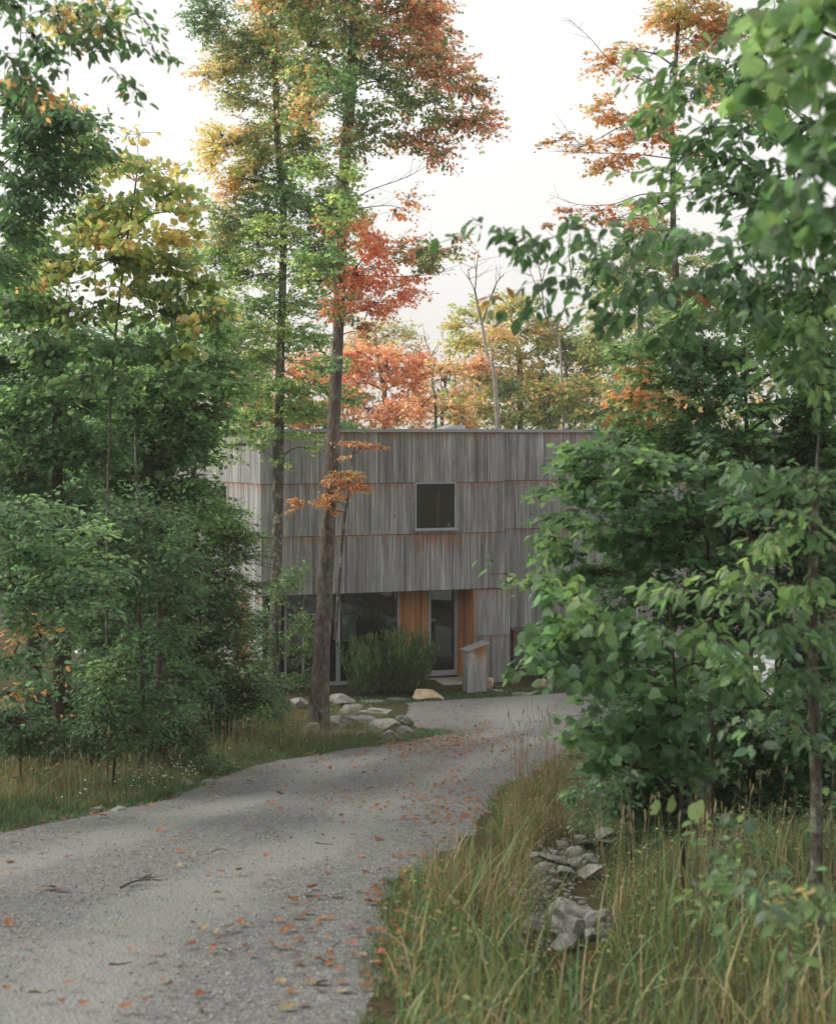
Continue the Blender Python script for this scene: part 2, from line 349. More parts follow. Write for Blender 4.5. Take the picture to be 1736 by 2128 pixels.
def boards(b, fr, t0, t1, z0, z1, n, holes=(), wmin=.06, wmax=.105, stain=1.0, shade=(.8, 1.12), rs=1, under=()):
    r = random.Random(rs); sh_ = under; cuts = sorted({t0, t1, *[c for h in holes for c in h[:2] if t0 < c < t1]}); ed = [t0]
    for a, c in zip(cuts, cuts[1:]):
        k = max(1, round((c - a) / r.uniform(wmin, wmax))); ww = [r.uniform(wmin, wmax) for _ in range(k)]; s = sum(ww); x = a
        for q in ww: x += q * (c - a) / s; ed.append(x)
    for a, c in zip(ed, ed[1:]):
        mid = (a + c) / 2; segs = [(z0, z1)]
        for h in holes:
            if h[0] <= mid <= h[1]:
                ns = []
                for lo, hi in segs:
                    if h[3] <= lo or h[2] >= hi: ns.append((lo, hi)); continue
                    if h[2] > lo: ns.append((lo, h[2]))
                    if h[3] < hi: ns.append((h[3], hi))
                segs = ns
        sh = r.uniform(*shade) * (.72 if r.random() < .12 else 1); dn = r.uniform(0, .007)
        for lo, hi in segs:
            if hi - lo < .02: continue
            lo2 = lo + r.uniform(0, .006); st = stain * r.uniform(.45, 1) * (1.6 if any(h[0] - .05 <= mid <= h[1] + .05 and hi < h[2] + .3 for h in sh_) else 1)
            k = 5; zs = [lo2, *(hi - q for q in (.5, .25, .1) if hi - q > lo2 + .02), hi]
            for za, zb in zip(zs, zs[1:]):
                V = [fr.p(t, nn, z) for z in (za, zb) for t, nn in ((a + .003, n), (c - .003, n), (c - .003, n + .02 + dn), (a + .003, n + .02 + dn))]
                un = any(h[0] - .05 <= mid <= h[1] + .05 and hi < h[2] + .3 for h in sh_); C = [(sh, (hi - v[2]) * (.38 if un else 1), st) for v in V]
                s0 = b.n; b.v.append(np.array(V)); b.f.append(QUADS[2:] + s0 if 0 < 1 else None); b.c.append(np.array(C)); b.n += 8
def core(b, fr, t0, t1, z0, z1, n0, n1, holes=()):
    ts = sorted({t0, t1, *[c for h in holes for c in h[:2] if t0 < c < t1]}); zs = sorted({z0, z1, *[c for h in holes for c in h[2:4] if z0 < c < z1]})
    for a, c in zip(ts, ts[1:]):
        for lo, hi in zip(zs, zs[1:]):
            if any(h[0] <= (a + c) / 2 <= h[1] and h[2] <= (lo + hi) / 2 <= h[3] for h in holes): continue
            fr.box(b, a, c, n0, n1, lo, hi)
ZT, Z1, Z2, Z3 = 6.66, 5.33, 3.99, 2.50
# upper front wall with its window
w0, w1 = FW.tx(862), FW.tx(947); wz1, wz0 = FW.zy(w0, 1003), FW.zy(w0, 1101)
holes = [(w0, w1, wz0, wz1)]
b = Buf(); core(b, FW, 0, TB, Z3, ZT, -.28, -.022, holes); up = hb(b, 'upper_front_wall', M_DARK)
b = Buf()
for k, (lo, hi, n) in enumerate(((Z1, ZT, .012), (Z2, Z1, .006), (Z3, Z2, .0))):
    boards(b, FW, 0, TB, lo + .012, hi, n - .02, holes, rs=k + 1, stain=1.0 if k == 0 else .75, under=holes if k == 2 else ())
hb(b, 'cladding', M_CLAD, up)
def framed(name, fr, t0, t1, z0, z1, nf, w=.045, dep=.08, sill=True, mullion=(), parent=None, label=None, bottom=None):
    b = Buf(); bt = bottom or w
    fr.box(b, t0, t0 + w, nf - dep, nf, z0, z1); fr.box(b, t1 - w, t1, nf - dep, nf, z0, z1)
    fr.box(b, t0 + w, t1 - w, nf - dep, nf - .002, z1 - w, z1); fr.box(b, t0 + w, t1 - w, nf - dep, nf - .002, z0, z0 + bt)
    for m in mullion: fr.box(b, m - w / 2, m + w / 2, nf - dep, nf - .004, z0 + bt, z1 - w)
    o = hb(b, name, M_FRAME, parent, label)
    g = Buf(); fr.box(g, t0 + w, t1 - w, nf - dep * .6, nf - dep * .6 + .006, z0 + bt, z1 - w); hb(g, 'pane', M_GLASS, o)
    if sill:
        g = Buf(); fr.box(g, t0 - .03, t1 + .05, nf - .06, nf + .06, z0 - .035, z0 - .002); hb(g, 'sill', M_METAL, o)
    return o
framed('window', FW, w0, w1, wz0, wz1, .02, w=.035)
# inside the upper room: reveals and a dim room with a pale curtain edge and a small pot
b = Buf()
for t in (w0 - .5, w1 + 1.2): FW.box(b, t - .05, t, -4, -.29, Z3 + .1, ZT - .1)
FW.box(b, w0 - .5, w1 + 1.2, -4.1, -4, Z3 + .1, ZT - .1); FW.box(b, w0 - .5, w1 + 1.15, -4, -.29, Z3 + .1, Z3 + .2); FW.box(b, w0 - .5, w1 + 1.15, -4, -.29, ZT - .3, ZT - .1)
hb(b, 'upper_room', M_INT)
b = Buf(); FW.box(b, w1 - .36, w1 - .30, -.55, -.5, wz0 - .2, wz1 - .25); hb(b, 'curtain_edge', M_FRAME)
b = Buf(); tube(b, [FW.p(w1 - .17, -.12, wz0 + z) for z in (.04, .10, .15)], [.04, .055, .05], 10); hb(b, 'pot', M_WHITE)
# flashing, roof
b = Buf(); FW.box(b, -.06, TB + .08, -.3, .075, ZT + .002, ZT + .085); hb(b, 'roof_flashing', M_METAL)
b = Buf(); LW.box(b, .04, 7.6, -.3, .075, ZT + .004, ZT + .083); hb(b, 'roof_flashing', M_METAL)
b = Buf(); BW.box(b, .1, 9, -.3, .07, ZT + .0, ZT + .08); hb(b, 'roof_flashing', M_METAL)
b = Buf(); FW.box(b, .3, TB + 8, -8, -1.5, ZT - .05, ZT + .03); FW.box(b, -.0, TB, -1.5, -.302, ZT - .05, ZT + .028); rf = hb(b, 'roof', M_ROOF)
b = Buf(); t0 = FW.tx(940, -2.5); V = [FW.p(t0 - .45, -2.5, ZT + .02), FW.p(t0 + .35, -2.5, ZT + .02), FW.p(t0 + .35, -3.4, ZT + .02), FW.p(t0 - .45, -3.4, ZT + .02), FW.p(t0 + .05, -2.6, ZT + .21), FW.p(t0 + .42, -2.6, ZT + .21), FW.p(t0 + .42, -3.4, ZT + .21), FW.p(t0 + .05, -3.4, ZT + .21)]
b.add(V, QUADS); hb(b, 'skylight', M_METAL, rf)
# left wall, boards tinted lighter to paint in the light on this side
lt = [LW.tx(517), LW.tx(479)]; l_w = (LW.tx(473), LW.tx(445)); lz = (LW.zy(l_w[0], 1075), LW.zy(l_w[0], 1007))
hol = [(l_w[0], l_w[1], lz[0], lz[1])]
b = Buf(); core(b, LW, .0, 7.5, Z3, ZT, -.28, -.022, hol); lu = hb(b, 'upper_side_wall', M_DARK)
b = Buf()
for k, (lo, hi, n) in enumerate(((Z1, ZT, .012), (Z2, Z1, .006), (Z3, Z2, .0))):
    boards(b, LW, .0, 7.5, lo + .012, hi, n - .02, hol, rs=k + 11, stain=.7, shade=(.9, 1.25))
hb(b, 'cladding', M_CLAD, lu)
framed('window', LW, l_w[0], l_w[1], lz[0], lz[1], .02, w=.035)
dho = [(lt[0], lt[1], 0.02, Z3)]
b = Buf(); core(b, LW, .0, 7.5, -.3, Z3 - .01, -.3, -.062, dho); ll = hb(b, 'lower_side_wall', M_DARK)
b = Buf(); boards(b, LW, .0, 7.5, -.05, Z3 - .012, -.06, dho, rs=21, stain=.9, shade=(.9, 1.25)); hb(b, 'cladding', M_CLAD, ll)
b = Buf(); boards(b, LW, lt[0] + .06, lt[1] - .06, .0, Z3 - .02, -.2, rs=22, stain=1, shade=(.6, .85)); sdr = hb(b, 'side_door', M_CEDAR, label='orange cedar door in the side wall')
b = Buf(); LW.box(b, lt[0], lt[0] + .055, -.2, -.03, 0, Z3 - .02); LW.box(b, lt[1] - .055, lt[1], -.2, -.03, 0, Z3 - .02); hb(b, 'frame', M_FRAME, sdr)
b = Buf(); LW.box(b, lt[1] - .1, lt[1] + 1.2, .03, .12, Z3 - .03, Z3 + .01); hb(b, 'drip_edge', M_METAL)
# lower right block, side return, recessed entrance wall
t11 = FW.tx(985)
b = Buf(); core(b, FW, t11 + .02, TB + .14, -.3, Z3 - .002, -1.6, -.022); lb = hb(b, 'lower_front_wall', M_DARK)
b = Buf()
boards(b, FW, t11, TB + .15, 1.26, Z3 - .012, -.005, rs=31, stain=.95); boards(b, FW, t11, TB + .15, -.1, 1.25, -.016, rs=32, stain=.5)
hb(b, 'cladding', M_CLAD, lb)
b = Buf(); FW.box(b, t11 + .75, TB + .2, -.1, .06, Z3 - .03, Z3 + .02); hb(b, 'drip_edge', M_METAL)
SR = Frame(FW.p(t11, 0, 0), (-FW.en[0], -FW.en[1]), (-FW.ex[0], -FW.ex[1]))   # return face, looking left
b = Buf(); boards(b, SR, .0, 1.0, 1.26, Z3, -.002, rs=41, stain=.6, shade=(.8, 1.1)); boards(b, SR, 0, 1.0, 0, 1.25, -.008, rs=42, stain=.6, shade=(.8, 1.1)); hb(b, 'cedar_return', M_CEDAR, label='orange cedar boards lining the side of the entrance recess')
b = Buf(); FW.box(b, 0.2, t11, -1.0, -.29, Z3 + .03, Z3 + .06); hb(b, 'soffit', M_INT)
RN = -.95
def rt(x): return FW.tx(x, RN)
ZG0 = .03
xs = [rt(v) for v in (590, 702, 826, 888, 948, 980)]
def cedar(x0, x1, rs):
    b = Buf(); boards(b, FW, x0, x1, 1.26, Z3 + .02, RN, rs=rs, stain=.5, shade=(.75, 1.1)); boards(b, FW, x0, x1, 0, 1.25, RN - .004, rs=rs + 1, stain=.3, shade=(.85, 1.15))
    FW.box(b, x0, x1, RN - .05, RN - .002, 0, Z3 + .02, (.6, 5, 0)); return hb(b, 'cedar_panel', M_CEDAR, label='orange cedar boarding beside the glazed door')
cedar(xs[2] + .03, xs[3], 51); cedar(xs[4], xs[5] + .12, 55)
framed('picture_window', FW, xs[0], xs[1], ZG0, Z3 + .02, RN + .05, w=.06, sill=False, mullion=(xs[0] + .5,))
framed('picture_window', FW, xs[1], xs[2] + .03, ZG0, Z3 + .02, RN + .052, w=.05, sill=False)
dr = framed('glazed_door', FW, xs[3], xs[4], ZG0 + .06, Z3 + .02, RN + .06, w=.075, sill=False, label='tall glazed entrance door in a light grey frame', bottom=.14)
b = Buf(); FW.box(b, xs[4] - .055, xs[4] - .035, RN + .065, RN + .12, 1.0, 1.16); hb(b, 'handle', M_METAL, dr)
b = Buf(); FW.box(b, .15, t11, RN - .1, RN + .12, -.3, ZG0 - .002); hb(b, 'window_ledge', M_CONC)
# interior behind the glass
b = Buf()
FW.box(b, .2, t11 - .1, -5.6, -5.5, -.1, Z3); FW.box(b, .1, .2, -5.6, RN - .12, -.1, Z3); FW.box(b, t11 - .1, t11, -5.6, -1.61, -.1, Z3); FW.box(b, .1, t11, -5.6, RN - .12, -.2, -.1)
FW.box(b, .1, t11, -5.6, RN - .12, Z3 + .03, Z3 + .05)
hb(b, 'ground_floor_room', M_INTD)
b = Buf(); FW.box(b, rt(722), rt(752), -1.62, -1.6, 1.02, 1.74); hb(b, 'white_screen', M_WHITE)
b = Buf(); FW.box(b, rt(745) , rt(768), -3.0, -2.9, 1.6, Z3); hb(b, 'interior_post', simple('sage_post', (.14, .22, .13), .7))
b = Buf(); FW.box(b, rt(735), rt(800), -3.6, -3.5, 1.85, 2.25); hb(b, 'wall_cabinet', simple('sage_cabinet', (.12, .17, .14), .5))
for vx, vy, dn in ((607, 1282, -1.6), (622, 1275, -2.0), (641, 1283, -1.8), (661, 1268, -1.7), (694, 1279, -1.9), (739, 1285, -1.5)):
    t = FW.tx(vx, dn); z = FW.zy(t, vy, dn); b = Buf(); c = FW.p(t, dn, z); th = np.linspace(0.05, math.pi - .05, 7)
    tube(b, [c + [0, 0, -.055 * math.cos(a)] for a in th], [.045 * math.sin(a) for a in th], 10); pl = hb(b, 'pendant_lamp', M_BULB, smooth=True)
    b = Buf(); tube(b, [c + [0, 0, .05], [c[0], c[1], Z3 + .03]], .004, 4); hb(b, 'cord', M_DARK, pl)
b = Buf(); c = FW.p(FW.tx(704, -1.35), -1.35, FW.zy(3, 1270, -1.35)); th = np.linspace(0.05, math.pi - .05, 9)
tube(b, [c + [0, 0, -.1 * math.cos(a)] for a in th], [.1 * math.sin(a) for a in th], 14); hb(b, 'black_globe_lamp', M_DARK, smooth=True)
# farther volume, set back on the other side
b = Buf(); core(b, BW, .0, 9, -.3, ZT, -.3, -.022); bl = hb(b, 'rear_volume_wall', M_DARK)
b = Buf()
for k, (lo, hi, n) in enumerate(((Z1, ZT, .012), (Z2, Z1, .006), (Z3, Z2, .0), (1.26, Z3, -.014), (-.1, 1.26, -.02))):
    boards(b, BW, 0 if k < 3 else .0, 9, lo + .012, hi, n - .02, rs=k + 61, stain=.8)
hb(b, 'cladding', M_CLAD, bl)
b = Buf(); q0, q1 = BW.tx(1066, .25), BW.tx(1102, .25); boards(b, BW, q0, q1, .0, 1.22, .25, rs=71, stain=1.6, shade=(.7, .95))
for i_, c_ in enumerate(b.c): c_[:, 1] *= .45
BW.box(b, q0, q1, .02, .248, 0, 1.2, (.5, 5, 0)); BW.box(b, q0 - .03, q1 + .03, .0, .31, 1.222, 1.25, (.4, 5, 0))
tag(b.build('board_box', M_CLAD), 'low weathered board box with an orange-stained top against the rear wall', 'box')
b = Buf(); FW.box(b, TB - .05, TB, -1.15, -.29, Z3, ZT); hb(b, 'return_wall', M_CLAD)

# ------------------------------------------------------------------ small built things
def stepb(name, label, cat, fn, m):
    b = Buf(); fn(b); o = b.build(name, m); return tag(o, label, cat)
stepb('concrete_step', 'pale concrete step below the glazed entrance door', 'step', lambda b: FW.box(b, rt(898), rt(985) , -.9, .05, -.25, .02), M_CONC)
# wooden mail bin with a sloping metal lid
pb = FW.p(FW.tx(985, 1.2), 1.2, 0); pb[2] = 0
bin_ = empty('wooden_post_box', tuple(pb), 'narrow grey board box with a sloping metal lid in front of the entrance', 'post box')
BX = Frame((0, 0, 0), (math.cos(R(24)), math.sin(R(24))), (math.sin(R(24)), -math.cos(R(24))))
BX.ex[:2] = (math.cos(R(24)), math.sin(R(24)))
def slantbox(b, fr, t0, t1, n0, n1, z0, za, zb, C=None):
    V = [fr.p(t, n, z0) for t, n in ((t0, n0), (t1, n0), (t1, n1), (t0, n1))] + [fr.p(t0, n0, za), fr.p(t1, n0, zb), fr.p(t1, n1, zb), fr.p(t0, n1, za)]
    b.add(V, QUADS, C)
b = Buf(); 
for a, c, k in ((-.27, -.09, .95), (-.085, .06, 1.1), (.065, .27, 1.0)):
    V = []; C = []
    za, zb = 1.09 + (a + .27) * .28, 1.09 + (c + .27) * .28
    zs = [.05, .7, .9]
    for (z0, z1, z2) in ((.05, .75, .75), (.75, za, zb)):
        V = [BX.p(t, n, z0) for t, n in ((a, -.16), (c, -.16), (c, .17), (a, .17))] + [BX.p(a, -.16, z1), BX.p(c, -.16, z2), BX.p(c, .17, z2), BX.p(a, .17, z1)]
        s0 = b.n; b.v.append(np.array(V)); b.f.append(QUADS + s0); b.n += 8
        b.c.append(np.array([(k * 1.15, max(0, (za + zb) / 2 - v[2]) * .8, 1.6 if a > -.1 else .5) for v in V]))
b.build('box_body', M_CLAD, bin_)
b = Buf(); slantbox(b, BX, -.31, .33, -.2, .22, 1.1, 1.12, 1.12)
b.v[-1][:4, 2] = [1.10, 1.28, 1.28, 1.10]; b.v[-1][4:, 2] = [1.125, 1.305, 1.305, 1.125]; b.build('lid', M_METAL, bin_)
b = Buf(); BX.box(b, -.2, .2, -.1, .1, -.15, .05); b.build('post', M_DARK, bin_)

def stone(name, label, cat, loc, dim, m, group=None, seed=0, cuts=9, rz=0, sink=.2, tilt=0):
    r = random.Random(seed); bm = bmesh.new(); bmesh.ops.create_icosphere(bm, subdivisions=4, radius=1)
    pl = []
    for _ in range(cuts):
        n = Vector((r.uniform(-1, 1), r.uniform(-1, 1), r.uniform(-.6, 1))).normalized(); pl.append((n, r.uniform(.42, .8)))
    pl.append((Vector((r.uniform(-.15, .15), r.uniform(-.15, .15), 1)).normalized(), r.uniform(.5, .7)))
    for v in bm.verts:
        for n, d in pl:
            e = v.co.dot(n) - d
            if e > 0: v.co -= n * e * .93
        v.co += v.co.normalized() * (.05 * mn.noise(v.co * 2.5 + Vector((seed, 0, 0))) + .02 * mn.noise(v.co * 8 + Vector((seed, 3, 0))))
    mx = [max(abs(v.co[i]) for v in bm.verts) for i in range(3)]
    zmin = min(v.co.z for v in bm.verts)
    for v in bm.verts:
        v.co.x *= dim[0] / 2 / mx[0]; v.co.y *= dim[1] / 2 / mx[1]; v.co.z = (v.co.z - zmin) / (mx[2] - zmin) * dim[2] - sink * dim[2]
    me = bpy.data.meshes.new(name); bm.to_mesh(me); bm.free(); me.materials.append(m)
    me.polygons.foreach_set('use_smooth', np.zeros(len(me.polygons), bool))
    o = bpy.data.objects.new(name, me); COL.objects.link(o); o.location = tuple(loc); o.rotation_euler = (r.uniform(-tilt, tilt), r.uniform(-tilt, tilt), rz); return tag(o, label, cat, group)
def sv(name, label, x0, x1, y0, y1, m, seed, depth=.8, lift=0, hk=1.25, **kw):    # stone seen across x0..x1, y0(top)..y1(foot)
    g = GV((x0 + x1) / 2, y1); d = g[1]; wd = (x1 - x0) / FV * d; h = max(.06, (y1 - y0) / FV * d - .18 * wd * depth)
    g[1] += wd * depth * .4; return stone(name, label, 'rock', (g[0], g[1], G(g[0], g[1]) + lift), (wd, wd * depth, h * hk), m, seed=seed, **kw)
sv('boulder', 'low buff boulder on the grass under the tall shrub beside the entrance', 853, 923, 1423, 1458, M_STONEB, 3, .6)
sv('boulder', 'large pale boulder behind the thick maple trunk', 682, 740, 1432, 1466, M_STONE, 5, .8)
sv('boulder', 'buff block stone just behind the wooden post box', 1004, 1028, 1400, 1430, M_STONEB, 8, .7)
sv('boulder', 'rounded buff boulder on the gravel edge near the rear shrub', 1099, 1144, 1400, 1432, M_STONEB, 12, .7)
sv('boulder', 'pale mossy boulder between the two tree trunks', 596, 640, 1438, 1472, M_STONE, 14, .8)
sv('flat_stone', 'long flat edging stone below the tall shrub', 735, 800, 1452, 1462, M_STONE, 16, .5)
sv('flat_stone', 'flat edging stone beside the low buff boulder', 800, 856, 1446, 1456, M_STONE, 17, .5)
sv('flat_stone', 'wide flat stepping stone set in the short grass', 1055, 1108, 1434, 1446, M_STONE, 18, .7)
sv('flat_stone', 'small flat stone by the post box', 1010, 1046, 1428, 1440, M_STONE, 19, .7)
PILE = [('tilted pale slab', 700, 780, 1470, 1512, M_STONE, 0), ('pointed grey stone', 700, 750, 1465, 1492, M_STONEG, .05), ('broad flat-topped slab', 762, 834, 1490, 1526, M_STONE, .04),
        ('dark cracked stone', 822, 856, 1482, 1510, M_STONEG, .05), ('square brown stone', 826, 858, 1498, 1530, M_STONEG, 0), ('small whitish stone', 748, 776, 1478, 1494, M_STONE, .06),
        ('mossy round stone', 672, 708, 1478, 1510, M_STONEG, 0), ('low grey wedge', 786, 828, 1508, 1540, M_STONE, 0), ('half-buried grey stone', 676, 732, 1506, 1534, M_STONEG, 0),
        ('long thin slab', 764, 812, 1474, 1490, M_STONE, .08), ('lone wedge stone', 622, 664, 1496, 1534, M_STONEG, 0), ('rough rear stone', 716, 758, 1456, 1480, M_STONEG, 0),
        ('small brown stone', 735, 765, 1512, 1534, M_STONE, 0)]
for i, (t, x0, x1, y0, y1, m, l) in enumerate(PILE):
    sv('rock', t + (' in the grass on the near side of the maple trunk' if 'lone' in t else ' in the rock pile at the foot of the thick maple'), x0 - 5, x1 + 5, y0 - 3, y1 + 2, m, 30 + i, .8, l, group='rocks piled at the maple foot', cuts=12)
r = random.Random(5)
RUB = [(1150, 1196, 1852, 1900, 'upright whitish boulder among the roadside rubble'), (1194, 1244, 1868, 1912, 'broad pale boulder leaning on the whitish one in the roadside rubble'), (1210, 1250, 1895, 1935, None), (1080, 1120, 1850, 1880, None), (1120, 1150, 1870, 1910, None),
       (1130, 1170, 1900, 1940, None), (1180, 1215, 1905, 1950, None), (1215, 1250, 1925, 1965, None), (1090, 1130, 1895, 1940, None), (1148, 1190, 1940, 1975, None),
       (1130, 1178, 1768, 1796, None), (1165, 1205, 1752, 1780, None), (1178, 1222, 1776, 1800, None), (1120, 1150, 1785, 1812, None), (1205, 1245, 1748, 1775, None), (1215, 1255, 1770, 1800, None),
       (1148, 1180, 1742, 1762, None), (1190, 1230, 1795, 1825, None), (1245, 1275, 1735, 1760, None), (1160, 1190, 1800, 1825, None), (1085, 1115, 1770, 1795, None), (1230, 1262, 1720, 1745, None), (1185, 1210, 1725, 1745, None), (1140, 1165, 1820, 1850, None)]
for i, (x0, x1, y0, y1, lab) in enumerate(RUB):
    sv('rubble_stone', lab or 'angular grey stone among the roadside rubble in the grass', x0 + r.uniform(-22, 6), x1 + r.uniform(-12, 26), y0 + r.uniform(0, 14), y1 + r.uniform(-8, 8), M_STONE if i in (0, 1) or r.random() < .6 else M_STONEG, 60 + i, r.uniform(.6, 1.1), .04, group='rubble stones in the roadside grass', cuts=16, hk=r.uniform(1.5, 2.1), sink=.55, tilt=.45, rz=r.uniform(-1.2, 1.2))
for i, (x0, x1, y0, y1) in enumerate(((365, 408, 1612, 1636), (415, 452, 1612, 1630), (268, 300, 1640, 1662), (175, 215, 1672, 1688), (225, 262, 1676, 1690))):
    sv('verge_stone', 'low grey stone at the grassy edge of the driveway under the saplings', x0, x1, y0, y1, M_STONEG, 90 + i, .7, 0, group='stones along the far driveway edge')

# ------------------------------------------------------------------ leaves
def T(verts, faces): return np.array(verts, float), np.array(faces)
ox = [0, .2, .5, .8, 1.0]; ow = [0, .2, .27, .15, 0]
ov = [(x, 0, 0) for x in ox] + [(x, wv, .07) for x, wv in zip(ox[1:4], ow[1:4])] + [(x, -wv, .07) for x, wv in zip(ox[1:4], ow[1:4])]
OVAL = T(ov, [(0, 5, 1), (1, 5, 6), (1, 6, 2), (2, 6, 7), (2, 7, 3), (3, 7, 4), (0, 1, 8), (1, 9, 8), (1, 2, 9), (2, 10, 9), (2, 3, 10), (3, 4, 10)])
def fan(out):
    v = [(.42, 0, 0)] + [(x, y, .05 * (abs(y) > .25)) for x, y in out]; n = len(out)
    return T(v, [(0, i + 1, (i + 1) % n + 1) for i in range(n)])
MAPLE = fan([(.0, 0), (.03, .22), (-.02, .42), (.2, .36), (.42, .56), (.5, .3), (.62, .24), (.72, .3), (1.0, 0), (.72, -.3), (.62, -.24), (.5, -.3), (.42, -.56), (.2, -.36), (-.02, -.42), (.03, -.22)])
MAPLEF = fan([(.0, 0), (-.02, .42), (.2, .28), (.42, .56), (.5, .2), (1.0, 0), (.5, -.2), (.42, -.56), (.2, -.28), (-.02, -.42)])
BROADM = fan([(.0, 0), (-.05, .2), (.02, .42), (.3, .5), (.5, .48), (.72, .36), (.76, .2), (1.0, 0), (.76, -.2), (.72, -.36), (.5, -.48), (.3, -.5), (.02, -.42), (-.05, -.2)])
SMALL = T([(0, 0, 0), (.5, .28, .05), (1, 0, 0), (.5, -.28, .05)], [(0, 1, 2), (0, 2, 3)])
TAREA = {}
PAL = {'m': (.15, .22, .06), 'g': (.10, .172, .082), 'd': (.066, .122, .06), 'l': (.175, .26, .115), 'b': (.12, .19, .12), 'y': (.36, .34, .14), 'Y': (.56, .43, .20), 'o': (.52, .25, .12), 'O': (.66, .37, .20),
       'r': (.50, .16, .11), 'R': (.64, .25, .18), 's': (.72, .42, .31), 'p': (.56, .48, .25), 'w': (.24, .13, .05), 'k': (.34, .39, .15)}
def put(buf, tpl, pos, dirv, nrm, size, cols, curl=None):
    tv, tf = tpl; n = len(pos); dirv = norm(dirv); side = norm(np.cross(nrm, dirv)); up = np.cross(dirv, side)
    if curl is None: curl = rng.normal(.12, .14, n)
    a = tv[None, :, 0]; z = tv[None, :, 2] * rng.uniform(-.3, 2, n)[:, None] - curl[:, None] * a * a
    V = pos[:, None, :] + size[:, None, None] * (a[..., None] * dirv[:, None, :] + tv[None, :, 1, None] * side[:, None, :] + z[..., None] * up[:, None, :])
    k = len(tv); F = (tf[None] + (np.arange(n) * k)[:, None, None]).reshape(-1, 3)
    s0 = buf.n; buf.v.append(V.reshape(-1, 3)); buf.f.append(F + s0); buf.c.append(np.repeat(cols, k, axis=0)); buf.n += n * k
def colours(pal, n, sid=None):
    keys = list(pal); C = np.array([PAL[k] for k in keys])
    idx = rng.integers(0, len(keys), n)
    if sid is not None and n:        # sprays share a dominant colour
        sc = rng.integers(0, len(keys), sid.max() + 1)[sid]; idx = np.where(rng.random(n) < .6, sc, idx)
    c = C[idx] * rng.normal(1, .16, (n, 1)).clip(.55, 1.5) * rng.normal(1, .05, (n, 3)).clip(.8, 1.2)
    return c.clip(.005, .9)
def ballpts(n, c, r, trunc=.0, seed=0, gap=.0, gs=1.2):
    out = []
    while len(out) < n:
        v = rng.normal(size=3); v /= np.linalg.norm(v); v *= rng.random() ** .38
        q = c + v * r
        if gap and mn.noise(Vector(q * gs) + Vector((seed, 0, 0))) < gap - .35: 
            if rng.random() < .93: continue
        out.append(q)
    return np.array(out)
NLEAF = [0]; KCOV = 2.3
